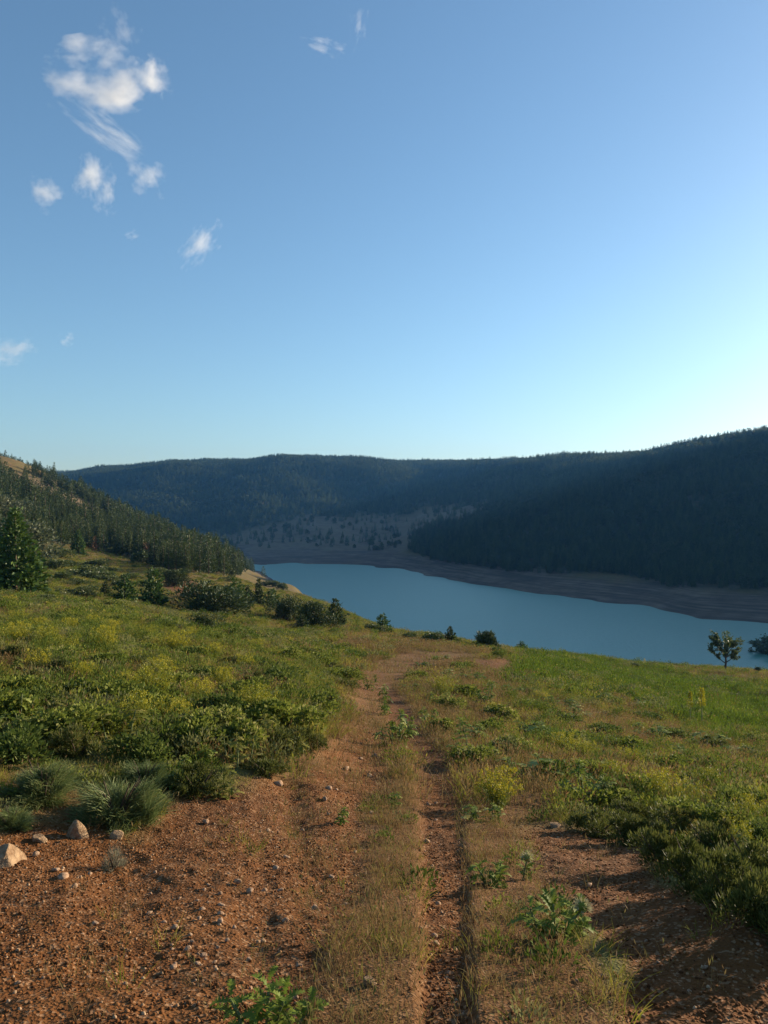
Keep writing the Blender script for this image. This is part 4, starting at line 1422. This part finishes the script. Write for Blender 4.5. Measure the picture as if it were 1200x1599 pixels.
for px, row, h, w, k in ((735, 1195, 34, 50, 0), (760, 1150, 30, 46, 2), (800, 1180, 32, 54, 3), (860, 1215, 36, 60, 4), (900, 1165, 28, 54, 0), (700, 1110, 26, 40, 2), (730, 1090, 22, 40, 0), (780, 1125, 26, 44, 3), (830, 1110, 20, 40, 0), (880, 1130, 22, 44, 1), (940, 1150, 26, 50, 4),
                        (990, 1180, 30, 54, 0), (1040, 1210, 34, 60, 2), (1100, 1235, 36, 60, 4), (1150, 1260, 38, 60, 0), (1190, 1240, 34, 50, 1), (1000, 1240, 38, 60, 3), (930, 1215, 34, 54, 2), (1060, 1285, 44, 64, 0), (1130, 1300, 46, 64, 2), (1185, 1320, 48, 60, 4), (970, 1265, 38, 56, 0),
                        (1050, 1155, 22, 44, 1), (1180, 1165, 20, 40, 2), (950, 1100, 16, 36, 0), (1010, 1125, 18, 40, 4), (870, 1080, 14, 32, 2), (720, 1045, 12, 30, 0), (650, 1060, 14, 28, 3), (690, 1145, 26, 36, 3)):
    by_landmark(grow('leafy_clump', CLUMP[k], px, row, h * 1.1, w * 1.1, '', 'plant', 'leafy clumps of the lake side meadow', 1.1, 'leaves', 'stem'), ('dark' if k in (1, 4) else 'bright') + ' leafy clump on the lake side')

# --- thistles
G1, G2, G3 = 'thistles of the uphill meadow', 'thistles of the lake side meadow', 'thistles growing in the track'
THL = {G1: 'spiny pale-veined thistle clump in the meadow uphill of the track', G2: 'spiny green thistle clump in dry grass on the lake side', G3: 'spiny green thistle clump growing in the grassy middle of the track'}
grow('thistle', THIS[0], 525, 1284, 46, 40, 'small leafy thistle alone on the bare earth with a long shadow', 'thistle', None, .8, 'leaves', 'stem')
grow('thistle', THIS[1], 755, 1282, 50, 62, 'dark thistle at the foot of the bright yellow flowering bush', 'thistle', None, .8, 'leaves', 'stem')
for px, row, h, w, k in ((607, 1262, 30, 36, 0), (612, 1165, 66, 56, 3), (603, 1118, 36, 34, 1), (606, 1098, 36, 32, 0), (576, 1078, 28, 26, 2), (628, 1150, 40, 44, 4), (640, 1078, 16, 30, 1)):
    by_landmark(grow('thistle', THIS[k], px, row, h * 1.25, w * 1.15, THL[G3], 'thistle', G3, .8, 'leaves', 'stem'), 'spiny thistle clump in the grassy track')
for px, row, h, w, k in ((668, 1136, 44, 34, 1), (664, 1100, 30, 26, 0), (742, 1190, 50, 58, 3), (726, 1156, 36, 52, 4), (826, 1212, 48, 84, 3), (850, 1156, 40, 88, 3), (910, 1250, 64, 80, 4), (950, 1246, 44, 50, 1), (762, 1104, 42, 36, 4), (800, 1082, 16, 34, 1),
                        (770, 1076, 22, 26, 0), (702, 1060, 16, 34, 3), (742, 1064, 16, 42, 4), (830, 1150, 34, 44, 1), (1015, 1152, 26, 44, 3), (1060, 1186, 28, 44, 4), (1110, 1166, 30, 60, 3), (1000, 1105, 18, 40, 1), (940, 1098, 18, 40, 4), (1150, 1180, 26, 44, 1),
                        (1085, 1248, 40, 60, 3), (1105, 1215, 30, 44, 0), (1190, 1190, 24, 34, 2), (985, 1140, 22, 34, 0), (820, 1060, 12, 26, 1), (905, 1120, 22, 40, 3), (1185, 1350, 46, 56, 2), (880, 1105, 18, 30, 0), (660, 1040, 10, 24, 3), (690, 1030, 9, 24, 1), (860, 1100, 16, 30, 4)):
    by_landmark(grow('thistle', THIS[k], px, row, h * 1.25, w * 1.2, THL[G2], 'thistle', G2, .8, 'leaves', 'stem'), 'green thistle clump on the lake side')
for px, row, h, w, k in ((20, 1135, 62, 60, 3), (8, 1170, 60, 60, 2), (12, 1065, 40, 50, 2), (195, 1168, 56, 88, 2), (232, 1150, 44, 60, 4), (372, 1198, 62, 62, 2), (345, 1240, 40, 60, 2), (385, 1150, 40, 66, 2), (282, 1228, 50, 52, 4), (452, 1200, 46, 46, 2), (150, 1078, 30, 40, 1),
                        (190, 1042, 26, 44, 2), (240, 1052, 26, 40, 4), (430, 1096, 30, 50, 3), (482, 1066, 22, 40, 4), (290, 1066, 28, 30, 2), (345, 1088, 30, 46, 2), (60, 1150, 50, 60, 4), (410, 1160, 44, 50, 2), (320, 1190, 46, 60, 1), (110, 1130, 40, 50, 2), (510, 1090, 26, 40, 4), (465, 1120, 34, 44, 3),
                        (550, 1060, 14, 30, 3), (540, 1040, 12, 30, 1), (370, 1060, 22, 40, 4), (100, 1090, 30, 44, 2), (50, 1020, 24, 40, 1), (175, 1060, 22, 36, 2), (265, 1255, 34, 44, 0), (305, 1045, 20, 36, 2), (420, 1030, 14, 30, 4), (130, 1005, 18, 30, 2), (40, 960, 14, 30, 2), (200, 1000, 16, 30, 4)):
    by_landmark(grow('thistle', THIS[k], px, row, h * 1.25, w * 1.15, THL[G1], 'thistle', G1, .8, 'leaves', 'stem'), ('faded' if k == 2 else 'green') + ' thistle uphill of the track')


def near_thistle(seed, px, row, stems, leaves, Lm, label):
    """thistle close enough that every leaf is a piece of its own"""
    g = np.random.default_rng(seed)
    p = hit(px, row)
    o = empty('thistle', tuple(p), 0)
    tag(o, label, 'thistle')
    KEEP.append((p[0], p[1], .17))
    forms = []
    for k in range(5):
        V, Q = thistle_leaf(g, 1.0, g.uniform(.35, .85), g.uniform(.22, .32), 15)
        forms.append(mesh_from('thistle_leaf_%d' % k, V, [Q], M_THIS))
    for (sx, sy, lean_x, lean_y, h, head) in stems:
        h = h * (.8 if head else .55)
        st = np.array([[sx, sy, -.03], [sx + lean_x * .4, sy + lean_y * .4, h * .5], [sx + lean_x, sy + lean_y, h]])
        V, Q = tube(st, [.009, .007, .005], 6)
        so = obj('stem', mesh_from('thistle_stalk', V, [Q], M_STALK, True), o)
        for k in range(leaves):
            t = (k + .3) / leaves
            at = st[0] + (st[2] - st[0]) * t + [0, 0, .02]
            lf = obj('leaf', forms[g.integers(0, 5)], o)
            lf.location = at
            lf.rotation_euler = (0, g.normal(.05, .22) - .35 * t, k * 2.4 + g.normal(0, .3))
            q = Lm * g.uniform(.6, 1.1) * (1.05 - .45 * t)
            lf.scale = (q, q, q)
        if head:
            V, T = ico(2)
            V = V * [.026, .026, .028] + st[2] + [0, 0, .012]
            hd = obj('flower_head', mesh_from('thistle_head', V, [T], M_THIS, True), o)
            m = 130
            dv = unit(sphere_dirs(g, m, -.35))
            V, Q = cards(g, st[2] + [0, 0, .012] + dv * .02, dv, g.uniform(.022, .042, m), .0026)
            obj('spine_collar', mesh_from('thistle_spines', V, [Q], M_SPINE), hd)
    return o


near_thistle(401, 876, 1468, [(.0, 0, .10, -.02, .20, True), (-.10, .04, -.04, .02, .22, False), (-.02, .05, .0, .03, .26, False), (.05, .02, .06, .0, .16, False)], 12, .17, 'vivid green thistle with a round straw-spined flower head beside the bare patch')
near_thistle(402, 772, 1382, [(-.05, 0, -.06, 0, .2, False), (.03, .02, .02, .02, .23, False)], 14, .155, 'low spreading thistle with drooping leaves in the dry grass strip')
near_thistle(403, 817, 1372, [(0, 0, .03, 0, .16, True), (.03, .02, .0, .02, .14, False)], 9, .11, 'little thistle with one bud touching the low spreading one')
near_thistle(404, 405, 1612, [(-.05, 0, -.06, .02, .2, False), (.05, .03, .04, .02, .17, False), (.12, .0, .08, .0, .15, False), (.02, .06, 0, .05, .2, False)], 12, .145, 'sunlit pale green thistle rosette on the bare earth at the dry strip')


# --- mullein stalks in flower by the lush grass
def mullein(px, row, hpx, label, seed, pale=False):
    g = np.random.default_rng(seed)
    p = hit(px, row)
    h = hpx * p[1] / F
    o = empty('mullein', tuple(p), 0)
    tag(o, label, 'mullein', 'tall flower spikes of the lakeside slope')
    V, Q = tube([[0, 0, -.03], [.01 * h, 0, h * .5], [0, 0, h]], [.016 * h, .012 * h, .006 * h], 6)
    obj('stalk', mesh_from('mullein_stalk', V, [Q], M_STALK, True), o)
    b = B()
    m = 420
    z = h * g.uniform(.52, 1.02, m)
    rad = h * .095 * np.sqrt(np.clip((1.06 - z / h) / .5, 0, 1)) * g.uniform(.2, 1, m)
    a = g.uniform(0, 6.28, m)
    c = np.stack([rad * np.cos(a), rad * np.sin(a), z], -1)
    b.add(*_nv(cards(g, c, np.stack([np.cos(a), np.sin(a), np.full(m, 1.2)], -1), .055 * h, .010 * h)))
    obj('flower_spike', b.mesh('mullein_spike', M_SPINE if pale else M_YEL), o)
    b = B()
    for k in range(9):
        V, Q = thistle_leaf(g, h * .16, .7, .16, 7)
        b.add(place_leaf(V, k * 2.4, -.1, np.array([0, 0, h * .05])), None, Q)
    obj('leaves', b.mesh('mullein_rosette', M_HERB), o)


mullein(1078, 1130, 48, 'shorter of two yellow mullein spikes in front of the lush grass', 41)
mullein(1096, 1133, 56, 'taller of two yellow mullein spikes in front of the lush grass', 42)
mullein(1007, 1043, 14, 'pale flower spike on the rim against the lake beside a tiny bush', 43, True)


# --- stones
ROCKS = [rock_mesh('stone_%d' % k, 500 + k, M_ROCKP, 2, .25, .62, 7) for k in range(5)]
CLODS = [rock_mesh('clod_%d' % k, 520 + k, M_CLOD, 1, .5, .75, 4) for k in range(5)]


def stone(px, row, wpx, label, group=None, me=None, hz=None, sink=.3, rz=None, cat='stone', name='stone', tilt=(0, 0)):
    p = hit(px, row)
    w = wpx * p[1] / F * .5
    h = w if hz is None else hz * p[1] / F * .5
    o = obj(name, me if me is not None else ROCKS[random.randrange(5)])
    o.location = (p[0], p[1], p[2] + h * .62 - sink * h)
    o.scale = (w, w * random.uniform(.7, 1.1), h)
    o.rotation_euler = (tilt[0], tilt[1], random.uniform(0, 6.28) if rz is None else rz)
    return tag(o, label, cat, group)


BOULD = rock_mesh('boulder', 541, M_ROCK, 4, .07, .9, 9)
SLAB = rock_mesh('slab', 547, M_ROCK, 3, .10, 1.5, 9)
LUMP = rock_mesh('lump', 549, M_ROCK, 3, .12, .9, 7)
stone(2, 1352, 84, 'large pale ochre boulder half buried in the bank of red earth', me=BOULD, hz=84, rz=.4, cat='boulder', name='boulder', sink=.55)
stone(60, 1312, 30, 'knobbly ochre stone between the boulder and the standing stone', me=LUMP, hz=24, rz=1.2, sink=.55)
stone(124, 1306, 46, 'upright ochre stone standing at the foot of the big broom', me=SLAB, hz=36, rz=.3, sink=.62, tilt=(.12, -.2))
stone(184, 1312, 26, 'pale slanting stone poking out from under the big broom', me=SLAB, hz=16, rz=.9, tilt=(.3, .7))
stone(100, 1372, 20, 'flat pinkish stone on the earth below the standing stone')
stone(117, 1386, 15, 'small white stone next to the flat pinkish one')
stone(55, 1336, 14, 'small whitish stone beside the pale boulder')
stone(435, 1226, 18, 'orange stone on dry grass at the edge of the track')
stone(866, 1291, 24, 'reddish stone at the top of the bare side patch', me=LUMP, hz=16, sink=.5)
stone(920, 1384, 12, 'small white stone on the bare side patch')
stone(577, 1540, 26, 'tawny stone half hidden in the dry grass strip', me=LUMP, hz=30)
g = np.random.default_rng(77)
n_st = 0
while n_st < 95:
    px, row = g.uniform(10, 600), g.uniform(1230, 1592)
    if g.uniform() < .5:
        px, row = g.normal(350, 95), g.normal(1450, 70)
    elif g.uniform() < .25:
        px, row = g.uniform(500, 600), g.uniform(1170, 1290)
    if not (5 < px < 620 and 1180 < row < 1592):
        continue
    if poly_sd(np.array([px]), np.array([row]), DIRT_MAIN)[0] < 4:
        continue
    by_landmark(stone(px, row, g.uniform(6, 15), 'small pinkish stone lying on the bare red earth of the track', 'small stones on the red earth', sink=.25), 'small pinkish stone on red earth')
    n_st += 1
for k in range(26):
    px, row = g.uniform(900, 1190), g.uniform(1400, 1590)
    by_landmark(stone(px, row, g.uniform(6, 11), 'small stone lying on the bare side patch below the cushion shrubs', 'small stones on the side patch', sink=.25), 'small stone on the bare side patch')
for k in range(16):
    row = g.uniform(1240, 1590)
    by_landmark(stone(695 + g.normal(0, 18), row, g.uniform(6, 14), 'small stone lying in the narrow rut', 'small stones in the rut', sink=.25), 'small stone in the narrow rut')


# ------------------------------------------------------------------ countless ground cover
def tuft(seed, n, rad, l0, l1, w, lean, bend, mat, heads=0.0, k=4):
    g = np.random.default_rng(seed)
    a = g.uniform(0, 6.28, n)
    q = rad * np.sqrt(g.uniform(0, 1, n))
    base = np.stack([q * np.cos(a), q * np.sin(a), np.full(n, -.015)], -1)
    ln = g.uniform(0, lean, n)
    a2 = a + g.normal(0, .9, n)
    d = unit(np.stack([np.cos(a2) * ln, np.sin(a2) * ln, np.ones(n)], -1))
    L = g.uniform(l0, l1, n)
    b = B()
    b.add(*_nv(blades(g, base, d, L, w, bend, k, .2)))
    if heads:
        m = int(n * heads)
        i = g.integers(0, n, m)
        b.add(*_nv(cards(g, base[i] + d[i] * (L[i] * .86)[:, None], d[i] + g.normal(0, .25, (m, 3)), L[i] * .28, w * 2.4)))
    return b.mesh('tuft', mat)


def herb(seed, n, rad, h, l, w, mat):
    g = np.random.default_rng(seed)
    dv = sphere_dirs(g, n, 0.0)
    lob = sphere_dirs(g, 5, .2)
    bump = .65 + .5 * np.max((dv @ lob.T) ** 8, axis=1)
    c = dv * (bump * g.uniform(.3, 1, n) ** .5)[:, None] * [rad, rad, h]
    b = B().add(*_nv(cards(g, c, dv + [0, 0, .6] + g.normal(0, .5, (n, 3)), l * g.uniform(.6, 1.3, n), w)))
    return b.mesh('herb', mat)


BANDS = [(1.3, 4), (4, 8), (8, 15), (15, 28), (28, 50), (50, 90), (90, 170)]


def strew(name, label, seed, sets, rho, field, smin=.7, smax=1.25, umax=.66, tilt=.08):
    """sets: per-band lists of meshes; rho: per-band pieces per square metre; field(layers, x, y) -> probability"""
    g = np.random.default_rng(seed)
    protos, index = [], {}
    P, RZ, SC, ID = [], [], [], []
    for (d0, d1), st, rh in zip(BANDS, sets, rho):
        if not rh:
            continue
        ids = []
        for me in st:
            if me.name not in index:
                index[me.name] = len(protos)
                protos.append(me)
            ids.append(index[me.name])
        um = max(umax, {1.3: 1.45, 4: 1.05, 8: .84, 15: .74}.get(d0, umax))
        n = int(rh * um * (d1 * d1 - d0 * d0))
        y = np.sqrt(g.uniform(d0 * d0, d1 * d1, n))
        x = y * g.uniform(-um, um, n)
        z = ground(x, y)
        L = layers(x, y, z)
        keep = g.uniform(0, 1, n) < field(L, x, y)
        x, y, z = x[keep], y[keep], z[keep]
        if d0 >= 50:
            v = visible(x, y, z, np.full(len(x), .7))
            x, y, z = x[v], y[v], z[v]
        if name != 'gravel':
            ok = np.ones(len(x), bool)
            for kx, ky, kr in KEEP:
                ok &= (x - kx) ** 2 + (y + .35 * kr - ky) ** 2 > kr * kr
            ok |= g.uniform(0, 1, len(x)) < .22
            x, y, z = x[ok], y[ok], z[ok]
        P.append(np.stack([x, y, z], -1))
        RZ.append(g.uniform(0, 6.28, len(x)))
        SC.append(g.uniform(smin, smax, len(x)))
        ID.append(np.array(ids)[g.integers(0, len(ids), len(x))] if len(x) else np.zeros(0, int))
    P = np.concatenate(P)
    o = scatter(name, protos, P, np.concatenate(RZ), np.concatenate(SC), np.concatenate(ID), g.normal(0, tilt, (len(P), 2)))
    tag(o, label, name.replace('_', ' '))
    return o


dryN = [tuft(600 + k, 18, .08, .04, .14, .0013, .5, .3, M_DRY, .45) for k in range(5)]
dryM = [tuft(610 + k, 36, .17, .08, .24, .0026, .5, .3, M_DRY, .45) for k in range(4)]
dryF = [tuft(620 + k, 60, .45, .10, .28, .007, .5, .3, M_DRY, .4, 3) for k in range(4)]
grnN = [tuft(630 + k, 24, .08, .05, .15, .0018, .7, .45, M_GREEN) for k in range(5)]
grnM = [tuft(640 + k, 44, .18, .10, .27, .0036, .6, .4, M_GREEN, .2) for k in range(4)]
grnF = [tuft(650 + k, 64, .50, .12, .30, .009, .6, .4, M_GREEN, .2, 3) for k in range(4)]
lusM = [tuft(660 + k, 60, .22, .15, .38, .0045, .4, .35, M_LUSH, .1) for k in range(3)]
lusF = [tuft(670 + k, 80, .50, .15, .42, .011, .4, .35, M_LUSH, .1, 3) for k in range(4)]
M_HERB2 = leaf_mat('dark_herb_leaves', [(0.1, (0.046, 0.071, 0.012)), (0.5, (0.091, 0.129, 0.021)), (0.85, (0.149, 0.178, 0.034))], 0.32, 0.8, 0.08, 0.55)
M_HERB3 = leaf_mat('grey_herb_leaves', [(0.1, (0.089, 0.099, 0.038)), (0.5, (0.158, 0.165, 0.062)), (0.85, (0.242, 0.220, 0.085))], 0.32, 0.8, 0.08, 0.55)
HERBS = [M_HERB, M_HERB2, M_HERB3]
hbN = [herb(680 + k, 120, .13, .12, .032, .006, HERBS[k % 3]) for k in range(6)]
hbM = [herb(690 + k, 330, (.24, .32, .28, .36, .22, .30)[k], (.22, .34, .26, .30, .36, .24)[k], (.045, .06, .05, .04, .065, .045)[k], (.010, .007, .008, .012, .005, .011)[k], HERBS[k % 3]) for k in range(6)]
hbF = [herb(700 + k, 260, (.45, .38, .55, .5, .42, .6)[k], (.34, .42, .38, .30, .48, .4)[k], .085, .018, HERBS[k % 3]) for k in range(6)]

patchy = lambda x, y, wl, sd, a, b: smooth(a, b, fbm(x, y, wl, sd, 3))
strew('dry_grass', 'golden dry grass along the middle and edges of the track', 801, [dryN, dryN, dryM, dryM, dryF, dryF, dryF], [170, 130, 44, 27, 6.5, 3.2, 1.4],
      lambda L, x, y: np.clip(L['dry'] * (1 - smooth(.25, .6, L['dirt'])) * (.35 + .65 * patchy(x, y, .8, 90, -.7, .2)) + .17 * L['green'] * (1 - L['dirt']) + .035 * L['dirt'] + .16 * L['dirt'] * smooth(330, 560, proj(x, y, ground(x, y, False))[0]) * (x < 0), 0, 1))
strew('green_grass', 'green grass of the meadow on both sides of the track', 802, [grnN, grnN, grnM, grnM, grnF, grnF, grnF], [80, 70, 28, 17, 5.0, 3.0, 1.5],
      lambda L, x, y: np.clip((L['green'] * (.45 + .55 * patchy(x, y, 1.6, 93, -.6, .4)) + .14 * L['dry']) * (1 - smooth(.2, .55, L['dirt'])) * (1 - .8 * L['lush']) * (1 - L['wood']) + .012 * L['dirt'], 0, 1))
strew('lush_grass', 'tall lush green grass on the slope above the lake', 803, [lusM, lusM, lusM, lusM, lusF, lusF, lusF], [0, 0, 8, 12, 8, 4.5, 1.0],
      lambda L, x, y: L['lush'] * (.35 + .65 * patchy(x, y, 3, 95, -.7, .2)))
strew('meadow_herbs', 'low leafy herbs filling the meadow between the grasses', 804, [hbN, hbN, hbM, hbM, hbF, hbF, hbF], [34, 40, 13, 9, 2.8, 1.5, .7],
      lambda L, x, y: np.clip((L['green'] * patchy(x, y, 1.6, 97, -.55, .25) + .06 * L['dry']) * (1 - smooth(.15, .4, L['dirt'])) * (1 - .7 * L['lush']) * (1 - L['wood']), 0, 1))
strew('gravel', 'clods and gravel of red earth strewn over the track', 805, [CLODS] * 7, [1500, 900, 330, 60, 0, 0, 0],
      lambda L, x, y: L['dirt'] * (.25 + .75 * patchy(x, y, .7, 99, -.6, .5)) + .05 * (1 - L['dirt']), .0035, .0135, .62, .8)


# ------------------------------------------------------------------ clouds: small drifting scraps, high above
def cloud_mat(name, dens, seed, scale, cut):
    m, nt, out = new_mat(name)
    tc = N(nt, 'ShaderNodeTexCoord')
    mp = N(nt, 'ShaderNodeMapping')
    mp.inputs['Location'].default_value = (seed * 3.7, seed * 1.9, seed * .7)
    nt.links.new(tc.outputs['Object'], mp.inputs[0])
    n = noise_tex(nt, scale, 6, .60, vec=mp.outputs[0])
    ln = N(nt, 'ShaderNodeVectorMath', operation='LENGTH')
    nt.links.new(tc.outputs['Object'], ln.inputs[0])
    fall = math_(nt, 'MULTIPLY', math_(nt, 'POWER', ln.outputs['Value'], 1.3), .85)
    v = math_(nt, 'SUBTRACT', math_(nt, 'MULTIPLY_ADD', n.outputs['Fac'], 3.2, -1.27 + (.12 - cut) * 2), fall)
    v = math_(nt, 'MULTIPLY', math_(nt, 'MAXIMUM', v, 0.0), dens * .21)
    p = N(nt, 'ShaderNodeVolumePrincipled')
    p.inputs['Color'].default_value = (.97, .97, .98, 1)
    p.inputs['Anisotropy'].default_value = 0.35
    nt.links.new(v, p.inputs['Density'])
    nt.links.new(p.outputs[0], out.inputs['Volume'])
    return m


def cloud(px, row, wpx, hpx, rot, label, seed, dens=.05, scale=1.5, cut=.12):
    D = 5200.0
    V, T = ico(2)
    me = mesh_from('cloud', V, [T], cloud_mat('cloud_vapour_%d' % seed, dens, seed, scale, cut))
    o = obj('cloud', me)
    o.location = ((px - 600) / F * D, D, EYE + (800 - row) / F * D)
    o.scale = (wpx * .5 / F * D * 1.25, min(wpx, hpx) * .5 / F * D * 1.3, hpx * .5 / F * D * 1.45)
    o.rotation_euler = (0, R(rot), 0)
    return tag(o, label, 'cloud', 'small clouds drifting in the blue sky')


cloud(160, 128, 190, 100, 0, 'largest white cloud, wide and ragged with a trailing wisp below', 1, .060, 1.6, .10)
cloud(238, 118, 56, 66, 10, 'small white puff attached to the end of the largest cloud', 2, .06, 1.5, .12)
cloud(168, 207, 165, 38, 34, 'long thin diagonal wisp trailing under the largest cloud', 3, .045, 1.7, .08)
cloud(152, 292, 66, 78, 0, 'compact bright puff of cloud below the diagonal wisp', 4, .06, 1.6, .12)
cloud(228, 272, 78, 56, 25, 'soft faint puff at the lower end of the diagonal wisp', 5, .04, 1.5, .12)
cloud(68, 303, 62, 50, 10, 'faint oval puff of cloud to the side of the compact bright one', 6, .04, 1.5, .13)
cloud(314, 384, 86, 40, -52, 'curled hook-like scrap of cloud', 7, .055, 1.9, .11)
cloud(16, 547, 84, 42, -14, 'low pale cloud entering the sky low over the near hillside', 8, .05, 1.5, .12)
cloud(105, 532, 26, 24, -50, 'tiny scrap of cloud next to the low pale one', 9, .05, 1.5, .13)
cloud(562, 38, 30, 66, 12, 'thin upright feather of cloud high in the sky', 10, .035, 1.9, .14)
cloud(508, 74, 74, 28, 16, 'short slanting streak of cloud beside the upright feather', 11, .045, 1.8, .14)
cloud(186, 46, 60, 70, -20, 'very faint patch of cloud above the largest one', 12, .020, 1.6, .14)
cloud(206, 368, 26, 18, -20, 'very small faint scrap of cloud alone beneath the puffs', 13, .04, 1.5, .13)


# ------------------------------------------------------------------ air of the valley
def haze():
    m, nt, out = new_mat('valley_air')
    p = N(nt, 'ShaderNodeVolumePrincipled')
    p.inputs['Color'].default_value = (.14, .44, 1.0, 1)
    p.inputs['Density'].default_value = 0.00009
    p.inputs['Anisotropy'].default_value = 0.25
    nt.links.new(p.outputs[0], out.inputs['Volume'])
    zt = max(max((o.matrix_basis @ Vector(c)).z for c in o.bound_box) for o in bpy.data.objects if o.type == 'MESH' and o.name in ('meadow', 'hills', 'dirt_track', 'shore'))
    z0, z1, q = LAKE_Z - 12, zt + 14, 2750.0
    V = [(-q, -q, z0), (q, -q, z0), (q, q, z0), (-q, q, z0), (-q, -q, z1), (q, -q, z1), (q, q, z1), (-q, q, z1)]
    Q = [(0, 3, 2, 1), (4, 5, 6, 7), (0, 1, 5, 4), (1, 2, 6, 5), (2, 3, 7, 6), (3, 0, 4, 7)]
    o = obj('haze', mesh_from('haze', V, [Q], m))
    o['kind'] = 'stuff'
    print('haze top', z1)


haze()
